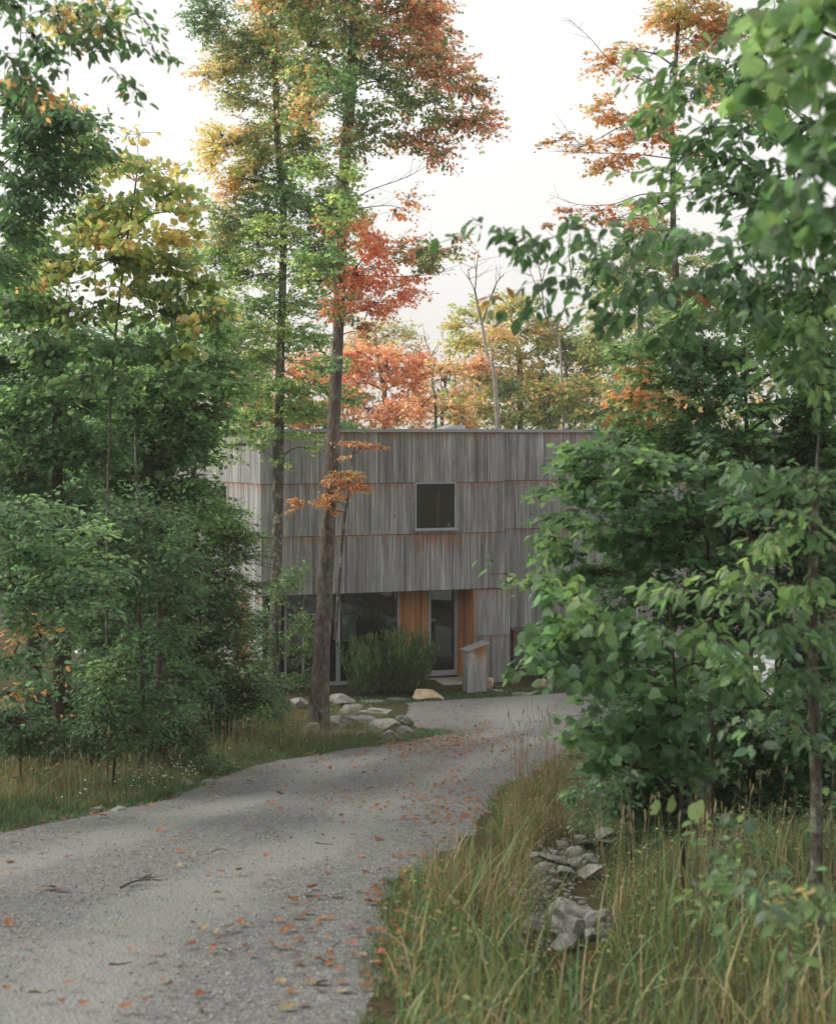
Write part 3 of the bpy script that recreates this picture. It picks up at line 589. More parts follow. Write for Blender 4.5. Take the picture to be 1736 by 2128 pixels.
def tree(name, label, d, trunk, blobs, tpl=MAPLEF, leaf=.085, droop=.25, cat='tree', group=None, bark=M_BARKD, cover=2.2, spray=(.35, .7), per=12, twig=.005, tilt=.5, gap=.25,
         ground=True, bright=1.2, sides=8, barkn=0, up_leaf=.0, limbr=.35, base=None, flare=0, dzs=.7):
    tp = [P(x, y, d + (q[0] if q else 0)) for x, y, wpx, *q in trunk]; tr = [wpx / 2 / FV * d for x, y, wpx, *q in trunk]; tr[-1] = min(tr[-1], .004)
    if ground: tp[0] = np.array([tp[0][0], tp[0][1], G(tp[0][0], tp[0][1]) - .08])
    b0 = tp[0].copy(); root = empty(name, tuple(b0), label, cat, group)
    k = 8 if sides > 12 else 4
    path = catmull(tp, k); rad = np.interp(np.linspace(0, 1, len(path)), np.linspace(0, 1, len(tr)), tr)
    if flare:
        h = path[:, 2] - path[0][2]; rad = rad * (1 + flare * np.exp(-h / .28))
    b = Buf(); tube(b, path, rad, sides, bark=barkn, seed=d); b.build('trunk', bark, root, b0, smooth=True)
    lb = Buf(); SK = path[2:-1] if len(path) > 6 else path; SKR = rad[2:-1] if len(path) > 6 else rad; SKO = np.zeros(len(SK))
    blobs = sorted(blobs, key=lambda B: np.min(np.linalg.norm(path - P(B[0], B[1], d), axis=1)))
    for bi, B in enumerate(blobs):
        x, y, rx, ry, pal = B[:5]; o = B[5] if len(B) > 5 else {}
        dd = d + o.get('dd', rng.normal() * .3 * rx / FV * d); c = P(x, y, dd)
        r = np.array([rx / FV * d, 0, ry / FV * d]); r[1] = o.get('rd', min(2.2, max(.35, dzs * r[0])))
        area0 = r[0] * r[2]; Lm = (spray[0] + spray[1]) / 2; r[0] = max(.3 * r[0], r[0] - .5 * Lm); r[2] = max(.5 * r[2], r[2] - .12 * Lm)
        lf = o.get('leaf', leaf) ; la = lf * lf * (.5 if tpl[0].shape[0] > 11 else .33 if tpl is OVAL else .28 if tpl is SMALL else .42)
        nl = int(KCOV * o.get('cover', cover) * math.pi * area0 / (la * .55)); ns = max(1 if o.get('rd', 1) <= .25 else 3, nl // per); NLEAF[0] += nl
        # main limb from the trunk
        dl_ = np.linalg.norm(SK - c, axis=1); rise = c[2] - SK[:, 2]; hz = np.linalg.norm((SK - c)[:, :2], axis=1)
        ia = int(np.argmin(dl_ + .9 * np.abs(rise - .45 * hz) + .25 * SKO)); at = SK[ia]; mid = (at + c) / 2 + np.array([0, 0, .12 * np.linalg.norm(c - at)]) + rng.normal(size=3) * .04 * np.linalg.norm(c - at)
        lim = catmull([at, mid, c, c + (c - mid) * .45 * min(1, r[0] / (np.linalg.norm(c - mid) + 1e-6))], 5)
        bb = Buf(); r0 = min(SKR[ia] * .8, twig * 1.8 + limbr * .03 * np.linalg.norm(c - at) ** .8)
        SK = np.vstack([SK, lim[2:]]); SKR = np.concatenate([SKR, np.linspace(r0, r0 * .45, len(lim))[2:]]); SKO = np.concatenate([SKO, np.full(len(lim) - 2, np.linalg.norm(c - at) * .3)])
        tube(bb, lim, np.linspace(r0, r0 * .45, len(lim)), 5)
        K = max(2, min(14, ns // 7)); nodes = ballpts(K, c, r * .62)
        for q in nodes:
            s = lim[rng.integers(len(lim) // 2, len(lim))]; m2 = (s + q) / 2 + rng.normal(size=3) * .08 * np.linalg.norm(q - s)
            tube(bb, catmull([s, m2, q], 3), np.linspace(max(twig * 1.6, r0 * .3), twig * 1.2, 7), 4)
        S = ballpts(ns, c, r, seed=bi * 3.1 + d, gap=gap if o.get('gap', 1) else 0, gs=o.get('gs', 1.3))
        axis = path[np.argmin(abs(path[:, 2] - c[2]))]
        out = norm(S - at) * .8 + norm(S - c) * .9 + rng.normal(size=S.shape) * .45; out[:, 2] = out[:, 2] * .35 - .05; out = norm(out)
        Lg = rng.uniform(*spray, ns)
        stepk = max(1, ns // 90)
        near = np.argmin(((S[:, None] - nodes[None]) ** 2).sum(-1), 1)
        for i in range(0, ns, stepk):
            e = S[i] + out[i] * Lg[i] + np.array([0, 0, -.12 * Lg[i]])
            tube(bb, np.array([nodes[near[i]], S[i], (S[i] + e) / 2 + [0, 0, .03 * Lg[i]], e]), np.array([twig * 1.3, twig, twig * .7, twig * .3]), 3)
        bb.build('branch', bark, root, b0)
        # leaves along the sprays
        sid = np.repeat(np.arange(ns), per); n = len(sid); t = np.tile((np.arange(per) + .5) / per, ns) + rng.normal(0, .04, n)
        o_ = out[sid]; sg = np.where(np.arange(n) % 2, 1., -1.); hs_ = norm(np.cross(o_, np.array([0, 0, 1.])))
        pos = S[sid] + o_ * (Lg[sid] * t)[:, None] + np.array([0, 0, 1]) * (-.12 * Lg[sid] * t * t)[:, None]
        sz = lf * rng.uniform(.65, 1.2, n) * (1 - .25 * t.clip(0, 1)); pos = pos + hs_ * (sg * .35 * sz)[:, None] + rng.normal(size=(n, 3)) * .25 * lf
        dv = o_ * .55 + hs_ * (sg * rng.uniform(.3, 1.1, n))[:, None] + rng.normal(size=(n, 3)) * .25; dv[:, 2] -= droop * rng.uniform(.3, 1.7, n)
        nr = np.array([0, 0, 1.]) + rng.normal(size=(n, 3)) * tilt
        if o.get('thin'): keep = rng.random(n) < o['thin']; pos, dv, nr, sz, sid = pos[keep], dv[keep], nr[keep], sz[keep], sid[keep]; n = len(sz)
        if n: put(lb, tpl, pos, dv, nr, sz, (colours(pal, n, sid) * bright).clip(0, .85))
    if blobs: lb.build('crown', M_LEAF, root, b0)
    return root
#TREES
exec_trees = None
# T1: the thick maple
thick = tree('maple_tree', 'tall thick-trunked maple turning red and orange, rooted in the rock pile', 26.8,
     [(661, 1500, 44), (668, 1350, 34), (677, 1200, 31), (687, 1000, 28), (695, 850, 25), (702, 700, 22), (707, 560, 24), (712, 400, 24), (724, 250, 23), (734, 100, 23), (742, -40, 20), (748, -250, 16), (750, -420, 10)],
     [(690, 440, 60, 34, 'lk', dict(dd=-1.2, thin=.8)), (735, 380, 34, 30, 'lk', dict(dd=-1.1, thin=.7)), (660, 350, 50, 30, 'lgk', dict(dd=-.5)), (650, 540, 50, 34, 'lgk', dict(dd=-.3)), (700, 540, 30, 26, 'lg', dict(dd=-1)), (700, 760, 34, 20, 'lg', dict(dd=-.8, thin=.7)), (700, 190, 60, 48, 'ggl', dict(dd=-1.2)), (715, 300, 40, 40, 'ggw', dict(dd=-1.2)), (720, 410, 34, 36, 'llg', dict(dd=-1.1, thin=.7)), (730, 60, 60, 48, 'gglO', dict(dd=-1.3)), (700, 480, 40, 31, 'lgr', dict(dd=-1.1)), (700, 620, 30, 31, 'rwg', dict(dd=-1)), (690, 40, 110, 72, 'gglkO'), (800, 60, 90, 72, 'glORr'), (900, 50, 60, 60, 'rRORg'), (870, 120, 80, 54, 'RrRsgk'), (930, 150, 90, 48, 'rRORg'), (985, 165, 38, 33, 'rRrg', dict(thin=.7)), (900, 215, 90, 38, 'gglO'), (960, 250, 75, 36, 'rRggo'), (1010, 262, 32, 16, 'rRs', dict(thin=.7)),
      (860, 290, 75, 36, 'ggor'), (900, 320, 40, 26, 'rRg'), (780, 170, 80, 60, 'gglk'), (770, 280, 60, 54, 'gglw'), (690, 160, 70, 54, 'gkOg'), (640, 110, 60, 48, 'gkO'), (640, 215, 60, 42, 'gOo'), (840, 10, 80, 42, 'gRrO'),
      (845, 415, 28, 19, 'rRo', dict(thin=.6)), (820, 440, 30, 16, 'ro', dict(thin=.6)), (760, 500, 55, 38, 'rRo'), (830, 520, 60, 31, 'gRrO'), (905, 528, 60, 28, 'ggko'), (760, 560, 60, 36, 'RRr'), (820, 600, 65, 33, 'RrRr'), (770, 635, 60, 28, 'RrRo'), (725, 600, 40, 48, 'rRow'), (740, 470, 36, 24, 'rRo'),
      (880, 560, 35, 19, 'wgg'), (940, 505, 28, 16, 'gro', dict(thin=.6)), (720, -80, 200, 80, 'ggorR', dict(cover=1.5)), (600, -60, 150, 70, 'ggoo', dict(cover=1.5)),
      (745, 690, 30, 26, 'gro'), (700, 660, 26, 28, 'rog')],
     bark=M_BARK, leaf=.10, cover=.92, tilt=.75, bright=1.7, sides=30, barkn=.10, flare=.4, spray=(.3, .6), group='autumn maples')
tree('maple_tree', 'slimmer lichen-barked tree in front of the house corner with green lower branches and orange top', 29.5,
     [(566, 1440, 27), (570, 1330, 25), (576, 1150, 22), (578, 1000, 22), (580, 880, 20), (583, 720, 17), (588, 560, 15), (588, 420, 14), (577, 300, 13), (573, 170, 13), (566, 60, 11), (560, -80, 8)],
     [(590, 40, 97, 65, 'glOo'), (500, 70, 81, 65, 'ggO'), (440, 30, 64, 43, 'gg'), (540, 110, 81, 50, 'lgO'), (470, 150, 64, 36, 'OlO'), (430, 160, 34, 20, 'Oo', dict(thin=.7)), (600, 170, 75, 58, 'lgO'), (510, 205, 59, 36, 'lgO'), (600, 250, 75, 58, 'lOk'),
      (520, 270, 59, 36, 'oOg'), (465, 300, 54, 40, 'OOp'), (440, 330, 30, 31, 'OO', dict(thin=.7)), (540, 330, 70, 43, 'lgO'), (630, 300, 59, 58, 'ggO'), (520, 375, 64, 40, 'OkO'), (480, 400, 36, 29, 'Oo'), (590, 390, 75, 58, 'llg'),
      (460, 460, 50, 34, 'lgO'), (450, 550, 55, 34, 'lgk'), (440, 640, 50, 34, 'lkg', dict(thin=.8)), (470, 720, 60, 30, 'lgk'), (700, 560, 44, 30, 'lgk'), (690, 650, 44, 24, 'lgk', dict(thin=.8)), (640, 440, 75, 50, 'lgg'), (690, 420, 48, 58, 'llg'), (530, 440, 64, 43, 'lgl'), (490, 480, 64, 36, 'gglo'), (570, 500, 86, 50, 'lk'), (660, 500, 70, 50, 'ggl'), (480, 540, 54, 31, 'ggo', dict(thin=.8)), (540, 570, 75, 40, 'lk'), (640, 570, 75, 43, 'lk'),
      (600, 630, 86, 37, 'lgk'), (510, 640, 54, 34, 'lgk', dict(thin=.7)), (550, 690, 75, 31, 'lk'), (640, 700, 64, 31, 'lgk'), (590, 745, 86, 31, 'lgk'), (680, 760, 54, 23, 'lgk'), (640, 800, 86, 29, 'lgk'), (560, 810, 75, 31, 'lgk'),
      (720, 830, 43, 17, 'lg'), (620, 850, 97, 26, 'lgk'), (700, 885, 64, 11, 'lg'), (540, 870, 86, 29, 'lgk'), (600, 905, 91, 12, 'lgk'), (510, 925, 70, 12, 'lgk'), (575, 958, 36, 10, 'lgk', dict(thin=.7)), (500, 900, 64, 14, 'lgk'), (640, 930, 36, 9, 'lgk', dict(thin=.6)), (460, 950, 54, 12, 'lgk')],
     bark=M_BARKL, leaf=.085, cover=1.0, tilt=.75, bright=1.8, sides=14, barkn=.07, flare=.25, spray=(.25, .5), group='autumn maples')
tree('sapling', 'thin sapling with sparse orange leaves rising beside the thick trunk', 26.2,
     [(696, 1330, 7), (702, 1250, 7), (713, 1100, 6), (722, 1040, 5), (731, 960, 4), (740, 900, 3)],
     [(722, 985, 38, 13, 'Oooy'), (700, 1000, 24, 10, 'oO'), (690, 1035, 34, 11, 'Oo'), (735, 1012, 34, 14, 'oOr'), (675, 1048, 20, 8, 'oO'), (622, 1045, 22, 13, 'oO', dict(thin=.7)), (600, 1066, 14, 5, 'oO', dict(thin=.6)), (770, 928, 42, 6, 'orw'), (735, 922, 40, 6, 'oO'), (720, 950, 14, 5, 'O'), (700, 1062, 22, 5, 'o', dict(thin=.6))],
     leaf=.075, cover=1.5, bright=.95, sides=6, spray=(.1, .28), per=8, twig=.003, ground=False, gap=0, bark=M_BARKL, group='saplings at the verge')
tree('sapling', 'bright green young tree growing beside the lichen-barked trunk', 27.2,
     [(583, 1480, 8), (578, 1380, 8), (574, 1280, 7), (572, 1200, 5), (590, 1120, 3)],
     [(600, 1200, 28, 18, 'lg'), (575, 1225, 24, 22, 'lg'), (625, 1180, 20, 16, 'lg', dict(thin=.6)), (540, 1290, 34, 22, 'lg'), (620, 1300, 34, 22, 'lg'), (560, 1330, 40, 20, 'gl'), (640, 1330, 26, 18, 'gl'), (610, 1360, 42, 16, 'lg'), (550, 1380, 40, 22, 'gl'), (600, 1410, 40, 16, 'gl'), (640, 1400, 18, 12, 'g'), (520, 1420, 34, 20, 'g')],
     tpl=OVAL, leaf=.10, cover=1.3, sides=6, spray=(.2, .4), per=10, twig=.003, gap=.15, bark=M_BARKL, group='saplings at the verge')

# left side
LIMBS = [(thick, 26.8, [[(718, 425), (770, 395), (840, 370), (905, 335)], [(722, 440), (760, 432), (810, 428), (860, 440)], [(705, 470), (690, 400), (668, 355)], [(712, 570), (800, 575), (880, 572), (945, 560)], [(716, 360), (690, 352), (655, 346)]])]
tree('striped_maple', 'young maple with large yellowing leaves above the driveway bank', 15.5,
     [(225, 1520, 5), (222, 1200, 5), (228, 900, 5), (240, 700, 5), (262, 520, 5), (280, 400, 4), (290, 320, 3)],
     [(290, 280, 34, 16, 'YkYp', dict(thin=.5, rd=.3)), (150, 240, 50, 40, 'YkO', dict(thin=.5)), (345, 352, 50, 12, 'Ykp', dict(thin=.6, rd=.3)), (260, 345, 80, 30, 'kYl', dict(thin=.8)), (180, 340, 70, 50, 'kYl'), (320, 400, 90, 28, 'kkyl'), (240, 430, 100, 40, 'kYkl'), (360, 440, 70, 22, 'kYl'), (170, 460, 80, 40, 'kyl'),
      (290, 490, 110, 34, 'YkOk'), (370, 495, 60, 26, 'YkY'), (220, 540, 110, 36, 'lkyk'), (340, 550, 90, 30, 'klY'), (130, 585, 70, 26, 'YkOk'), (260, 605, 100, 30, 'glYk'), (390, 590, 70, 30, 'klg'), (170, 650, 110, 34, 'lgk'), (310, 655, 100, 34, 'lgk'), (420, 650, 60, 34, 'lgY'), (100, 540, 80, 40, 'lgk'), (60, 480, 60, 50, 'kl'),
      (120, 720, 100, 36, 'lg'), (260, 720, 100, 36, 'lgg'), (380, 720, 70, 34, 'lgk'), (50, 640, 70, 40, 'gl'), (200, 790, 100, 34, 'gl'), (340, 790, 80, 34, 'gl')],
     tpl=BROADM, leaf=.095, droop=.75, cover=.95, sides=8, spray=(.15, .4), per=8, gap=.35, bright=1.3, bark=M_BARKL, group='young trees on the bank', tilt=.75)
tree('beech_tree', 'dark leafy beech standing at the picture edge with narrow hanging leaves', 12.5,
     [(-120, 1700, 60), (-110, 1200, 55), (-90, 700, 45), (-60, 300, 34), (-20, 60, 22)],
     [(40, 210, 60, 40, 'gd'), (110, 260, 70, 40, 'gdb'), (60, 310, 80, 50, 'dg'), (160, 270, 50, 30, 'gb'), (30, 390, 60, 50, 'dgb'), (110, 370, 70, 40, 'db'), (195, 310, 26, 18, 'gl', dict(thin=.7)), (170, 330, 40, 24, 'g', dict(thin=.8)), (20, 480, 50, 40, 'dg'), (80, 440, 40, 24, 'dg'), (0, 560, 50, 40, 'dg'),
      (20, 200, 60, 30, 'gyw', dict(thin=.5))],
     tpl=OVAL, leaf=.10, droop=.55, cover=1.9, sides=10, spray=(.25, .5), per=12, gap=.15, bright=1.4, group='beeches at the sides')
tree('overhanging_beech', 'beech boughs with bare twigs reaching into the sky over the bank', 8.5,
     [(-330, 2000, 90), (-320, 1200, 80), (-290, 500, 62), (-230, 100, 50), (-150, -150, 34)],
     [(30, 15, 70, 25, 'gdb'), (110, 25, 70, 22, 'gdY'), (60, 70, 60, 26, 'dgb'), (140, 75, 70, 20, 'gdYo'), (210, 15, 55, 18, 'ggY'), (230, 65, 55, 20, 'gdb'), (290, 35, 34, 22, 'gdl'), (310, 92, 28, 12, 'gd', dict(thin=.7)), (190, 110, 60, 14, 'gd', dict(thin=.8)), (40, 130, 60, 24, 'dg', dict(thin=.8)), (230, 140, 40, 10, 'dg', dict(thin=.6)), (265, 172, 28, 9, 'dgw', dict(thin=.6)), (120, 160, 30, 14, 'd', dict(thin=.5)), (60, 180, 60, 20, 'gdo', dict(thin=.7)), (170, 40, 60, 24, 'gYd')],
     tpl=OVAL, leaf=.085, droop=.75, cover=1.35, sides=12, spray=(.15, .32), per=8, twig=.003, gap=.2, bark=M_BARKD, bright=1.4, group='beeches at the sides', dzs=.45)
def darkmass(name, label, d, trunk, rows, seed, **kw):
    global rng
    rng = np.random.default_rng(seed); tree(name, label, d, trunk, rows, **kw)
def limb(root, d, polys, bark, w0=3, w1=.6, forks=3):
    b0 = np.array(root.location)
    for pl in polys:
        path = catmull([P(x, y, d + .25 * math.sin(x * .05)) for x, y in pl], 6); b = Buf(); k = FV / d
        tube(b, path, np.linspace(w0 / 2 / k, w1 / 2 / k, len(path)), 5)
        for _ in range(forks * (len(pl) - 1)):
            i = rng.integers(len(path) // 3, len(path) - 1); q = path[i]; dv = norm(path[i + 1] - path[i]); ln = rng.uniform(15, 45) / k
            e = q + (dv + rng.normal(size=3) * .45) * ln; m_ = (q + e) / 2 + rng.normal(size=3) * .08 * ln
            tube(b, catmull([q, m_, e], 3), np.linspace(w1 * .8 / k, w1 * .25 / k, 7), 3)
        b.build('branch', bark, root, b0)
G1 = 'trees massed along the bank'
darkmass('woodland_tree', 'bushy green tree whose leaf mass meets the yellowing maple above', 18,
     [(120, 1500, 28), (125, 1200, 24), (118, 900, 20), (130, 700, 14), (140, 600, 8)],
     [(60, 640, 80, 54, 'gl'), (150, 720, 103, 48, 'glb'), (50, 760, 92, 54, 'lgb'), (130, 830, 103, 48, 'glb'), (30, 880, 80, 54, 'lgb'), (160, 930, 103, 48, 'gd'), (60, 980, 92, 45, 'gdb'), (150, 1050, 92, 40, 'dg'), (40, 1090, 80, 45, 'bg'), (130, 1170, 92, 40, 'gdb'), (40, 1200, 69, 40, 'lgb')], 11, leaf=.105, cover=2.6, bright=1.75, group=G1)
darkmass('woodland_tree', 'dense green tree beside the house end with its top against the sky', 20,
     [(330, 1540, 18), (334, 1200, 16), (340, 950, 13), (352, 750, 9), (360, 620, 5)],
     [(440, 620, 40, 40, 'lgk', dict(thin=.7)), (390, 680, 60, 40, 'lgy'), (450, 700, 45, 37, 'gl'), (300, 730, 92, 45, 'gl'), (420, 760, 74, 40, 'gld'), (340, 800, 92, 43, 'gl'), (460, 810, 57, 32, 'gl'), (270, 850, 92, 45, 'glb'), (390, 860, 92, 40, 'gl'), (330, 930, 103, 45, 'gd'), (385, 930, 57, 40, 'gd'), (260, 990, 92, 43, 'gd'), (335, 1000, 80, 45, 'gd'), (395, 1010, 51, 29, 'dgl'), (425, 1050, 51, 21, 'gl')], 12, leaf=.10, cover=2.3, bright=1.75, group=G1)
darkmass('woodland_tree', 'leafy tree whose lower sprays cross the side wall of the house', 21.5,
     [(415, 1530, 15), (412, 1300, 14), (405, 1100, 12), (400, 950, 8), (398, 850, 5)],
     [(420, 1080, 80, 40, 'gl'), (480, 1090, 51, 16, 'gl', dict(thin=.6)), (470, 1120, 69, 27, 'gl', dict(thin=.4)), (520, 1108, 34, 9, 'gl', dict(thin=.5)), (400, 1150, 80, 40, 'gd'), (500, 1160, 63, 24, 'gld', dict(thin=.4)), (450, 1200, 80, 29, 'gl', dict(thin=.22)), (520, 1215, 39, 16, 'gl', dict(thin=.22)), (400, 1250, 92, 35, 'gd'), (470, 1290, 63, 32, 'gd', dict(thin=.22)), (440, 1340, 69, 37, 'gd'), (500, 1370, 52, 29, 'lgb', dict(thin=.22)), (390, 1390, 80, 40, 'dg'), (480, 1430, 69, 35, 'glb', dict(thin=.22)), (370, 1310, 69, 40, 'gd')], 13, leaf=.09, tpl=OVAL, cover=2.1, bright=1.6, group=G1)
darkmass('woodland_tree', 'straight slim sapling with a pale thin stem in front of the dark bank foliage', 16,
     [(292, 1585, 12), (296, 1400, 10), (288, 1250, 9), (292, 1100, 7), (283, 980, 5), (280, 880, 3)],
     [(280, 1080, 92, 45, 'gd'), (210, 1130, 80, 40, 'gdb'), (330, 1160, 80, 40, 'gd'), (240, 1210, 92, 37, 'dg'), (340, 1240, 69, 35, 'gd'), (200, 1290, 69, 35, 'dg'), (310, 1320, 80, 35, 'dg'), (240, 1390, 80, 35, 'dg'), (340, 1410, 69, 37, 'dg'), (300, 1470, 92, 32, 'dg')], 14, leaf=.085, tpl=OVAL, cover=1.8, bright=1.5, bark=M_BARKL, group=G1)
darkmass('woodland_tree', 'low branching tree with pointed bluish green leaves at the driveway bank', 13,
     [(-60, 1600, 14), (-50, 1300, 12), (-30, 1100, 9), (0, 980, 5)],
     [(50, 1060, 103, 40, 'bg'), (170, 1110, 69, 24, 'bl', dict(thin=.8)), (60, 1140, 103, 40, 'bg'), (150, 1180, 69, 27, 'bl'), (40, 1230, 92, 40, 'bd'), (130, 1260, 69, 32, 'bg'), (60, 1300, 69, 27, 'dgo'), (160, 1220, 57, 21, 'b'), (20, 1440, 57, 32, 'bdo', dict(thin=.7)), (40, 1370, 57, 32, 'bd')], 15, leaf=.095, tpl=OVAL, cover=1.5, bright=1.6, group=G1)
darkmass('woodland_tree', 'shaded tree with a dark trunk deep behind the bank', 24,
     [(70, 1480, 34), (72, 1300, 32), (78, 1000, 28), (90, 700, 22), (100, 500, 14)],
     [(80, 880, 138, 81, 'dg'), (200, 800, 138, 81, 'gd'), (60, 1040, 138, 81, 'dg'), (220, 960, 138, 81, 'dg'), (120, 1170, 138, 67, 'dg'), (300, 1080, 126, 81, 'dg'), (330, 900, 126, 67, 'gd'), (40, 600, 100, 81, 'gl'), (250, 1200, 126, 54, 'dg')], 16, leaf=.13, cover=2.6, bright=1.5, group=G1)
darkmass('woodland_tree', 'shaded thin tree standing in the gloom behind the slim sapling', 23,
     [(142, 1470, 18), (140, 1300, 16), (138, 1100, 12), (150, 900, 8)],
     [(230, 1330, 69, 32, 'dg'), (330, 1380, 126, 67, 'dg'), (400, 1250, 114, 67, 'dg'), (300, 1260, 103, 54, 'dg'), (420, 1420, 103, 45, 'dg'), (350, 1470, 126, 54, 'dg'), (230, 1430, 103, 45, 'dg'), (520, 1440, 46, 32, 'gd'), (110, 1250, 103, 40, 'dg')], 17, leaf=.11, cover=2.6, bright=1.5, group=G1)
rng = np.random.default_rng(21)
def shrub(name, label, d, x, ybase, blobs, **kw):
    k = dict(tpl=OVAL, leaf=.08, cover=1.6, sides=5, spray=(.15, .35), per=10, gap=.2, cat='shrub', group='undergrowth shrubs on the bank'); k.update(kw)
    tree(name, label, d, [(x, ybase, 6), (x + 4, ybase - 60, 4), (x, ybase - 110, 3)], blobs, **k)
shrub('understory_shrub', 'dark shrub at the foot of the bank under the slim sapling', 18.5, 230, 1560, [(200, 1500, 90, 40, 'd'), (300, 1500, 80, 40, 'd'), (250, 1460, 90, 30, 'd')])
shrub('understory_shrub', 'broad-leaved shrub spilling into the tall grass before the house corner', 21, 470, 1500, [(440, 1480, 60, 34, 'gd'), (500, 1450, 60, 36, 'gbd'), (390, 1500, 60, 34, 'd'), (550, 1460, 34, 24, 'gl')])
shrub('understory_shrub', 'leafy shrub at the picture edge over the tall bank grass', 14.5, 40, 1620, [(30, 1500, 70, 34, 'gd'), (90, 1530, 60, 26, 'd'), (20, 1560, 50, 26, 'd')])

for i, (lab, d, x, y, bl) in enumerate((('shaded bush filling the gap between the dark trunks', 20, 150, 1540, [(140, 1440, 80, 34, 'd'), (100, 1490, 80, 34, 'd'), (180, 1510, 70, 30, 'dg')]), ('low bush with bluish leaves in front of the slim sapling', 17.6, 340, 1575, [(350, 1500, 60, 30, 'bd'), (310, 1535, 60, 22, 'd'), (390, 1540, 50, 22, 'gd')]),
        ('dark bush under the sprays beside the side door', 24, 480, 1490, [(420, 1420, 50, 34, 'd'), (400, 1460, 60, 30, 'd'), (360, 1370, 60, 40, 'd')]), ('dark bush behind the tall bank grass and white flowers', 17, 120, 1600, [(110, 1540, 80, 26, 'd'), (200, 1550, 70, 22, 'd'), (40, 1540, 60, 30, 'dg')]),
        ('bush hiding the stem of the yellowing maple', 15, 235, 1585, [(225, 1470, 60, 34, 'gd'), (250, 1530, 60, 26, 'gd'), (200, 1520, 50, 26, 'gb'), (235, 1400, 50, 34, 'gl')]), ('tall dark bush closing the view deep in the bank shade', 26, 280, 1480, [(250, 1380, 90, 50, 'd'), (340, 1330, 90, 50, 'd'), (300, 1430, 90, 40, 'd')]), ('small bush with a few fresh leaves at the foot of the lichen-barked tree', 26, 545, 1490, [(540, 1430, 30, 30, 'gl'), (510, 1460, 40, 24, 'gd'), (570, 1470, 36, 18, 'g')]))):
    shrub('understory_shrub', lab, d, x, y, bl, cover=2.0)

# behind the house
GB = 'trees behind the house'
BG = dict(tpl=MAPLEF, cover=1.15, spray=(.5, .9), bark=M_BARKL, per=12, twig=.008, gap=.35, group=GB, sides=8, tilt=.6)  # paler bark and leaf tints paint distance haze into these trees
tree('maple_tree', 'brilliant red-orange maple behind the roof', 42, [(800, 950, 13), (800, 860, 11), (790, 780, 8), (780, 700, 4)],
     [(800, 770, 85, 50, 'RssO'), (870, 800, 45, 50, 'OssR'), (730, 800, 60, 50, 'RsO'), (780, 850, 100, 34, 'RssO'), (850, 740, 40, 30, 'sRs'), (740, 740, 50, 34, 'ORs')], leaf=.17, **BG)
tree('maple_tree', 'orange maple glimpsed over the roof between the two near trunks', 43, [(640, 950, 12), (640, 850, 10), (635, 760, 5)],
     [(640, 780, 60, 50, 'OsR'), (600, 840, 80, 40, 'OsR'), (530, 850, 70, 34, 'oOg'), (650, 860, 70, 28, 'OsR'), (500, 800, 60, 40, 'ogO'), (540, 760, 60, 40, 'Ogk')], leaf=.17, **BG)
tree('maple_tree', 'faded peach maple against the sky behind the red-orange one', 55, [(790, 950, 10), (800, 800, 8), (800, 700, 4)],
     [(800, 700, 70, 40, 'spk', dict(thin=.5)), (740, 720, 50, 40, 'skp', dict(thin=.5)), (860, 740, 50, 40, 'sp', dict(thin=.5)), (560, 690, 50, 30, 'ksp', dict(thin=.4))], leaf=.17, **BG)
tree('maple_tree', 'small orange-leaved tree with a dark forked trunk just above the roof edge', 40, [(903, 950, 8), (905, 870, 6), (897, 800, 4), (905, 740, 3)],
     [(920, 790, 50, 40, 'Osp', dict(thin=.7)), (880, 840, 40, 30, 'OssR'), (940, 840, 50, 34, 'Osk', dict(thin=.8)), (960, 870, 40, 20, 'OkY')], leaf=.15, **BG)
tree('broadleaf_tree', 'big yellow-green tree with a rounded top behind the roof', 52, [(1080, 950, 15), (1080, 820, 13), (1075, 720, 8), (1060, 660, 4)],
     [(1060, 640, 70, 30, 'kYy'), (975, 670, 55, 30, 'pkY'), (1010, 720, 90, 40, 'Ykp'), (1100, 690, 80, 40, 'kyO'), (1160, 720, 80, 40, 'kyg'), (1000, 790, 60, 40, 'kOY'), (1080, 780, 90, 44, 'pOkY'), (1170, 800, 90, 44, 'kpl'), (980, 850, 60, 30, 'pkY'), (1080, 850, 100, 40, 'ylk'), (1180, 860, 90, 34, 'lyk'), (1230, 740, 60, 50, 'kyg')], leaf=.19, **BG)
tree('broadleaf_tree', 'orange-tinged tree behind the roof beside the dead birch', 47, [(1150, 950, 9), (1140, 850, 7), (1120, 760, 4)],
     [(1040, 700, 44, 26, 'sOp'), (1140, 830, 70, 40, 'lOk'), (1210, 800, 60, 30, 'Olk'), (1060, 810, 40, 30, 'gly'), (1240, 860, 70, 34, 'klp'), (1000, 760, 36, 26, 'OssR'), (1300, 820, 90, 60, 'klp')], leaf=.17, **BG)
tree('broadleaf_tree', 'pale green tree crown showing past the orange maple top', 50, [(1330, 950, 15), (1330, 700, 12), (1330, 540, 6)],
     [(1330, 480, 80, 34, 'klg'), (1400, 530, 90, 50, 'klp'), (1290, 560, 90, 50, 'kgl'), (1330, 650, 120, 60, 'klp'), (1440, 640, 100, 60, 'gl'), (1280, 720, 80, 50, 'klp'), (1400, 760, 110, 60, 'gl')], leaf=.18, **BG)
tree('broadleaf_tree', 'pale hazy tree top beyond the yellowing maple', 50, [(400, 950, 12), (405, 700, 9), (410, 560, 4)],
     [(400, 520, 50, 34, 'kgl', dict(thin=.5)), (380, 600, 60, 40, 'gkl', dict(thin=.5)), (460, 660, 50, 40, 'gkO', dict(thin=.5)), (440, 760, 80, 60, 'gkl', dict(thin=.6)), (320, 720, 90, 60, 'gl', dict(thin=.6))], leaf=.18, **BG)
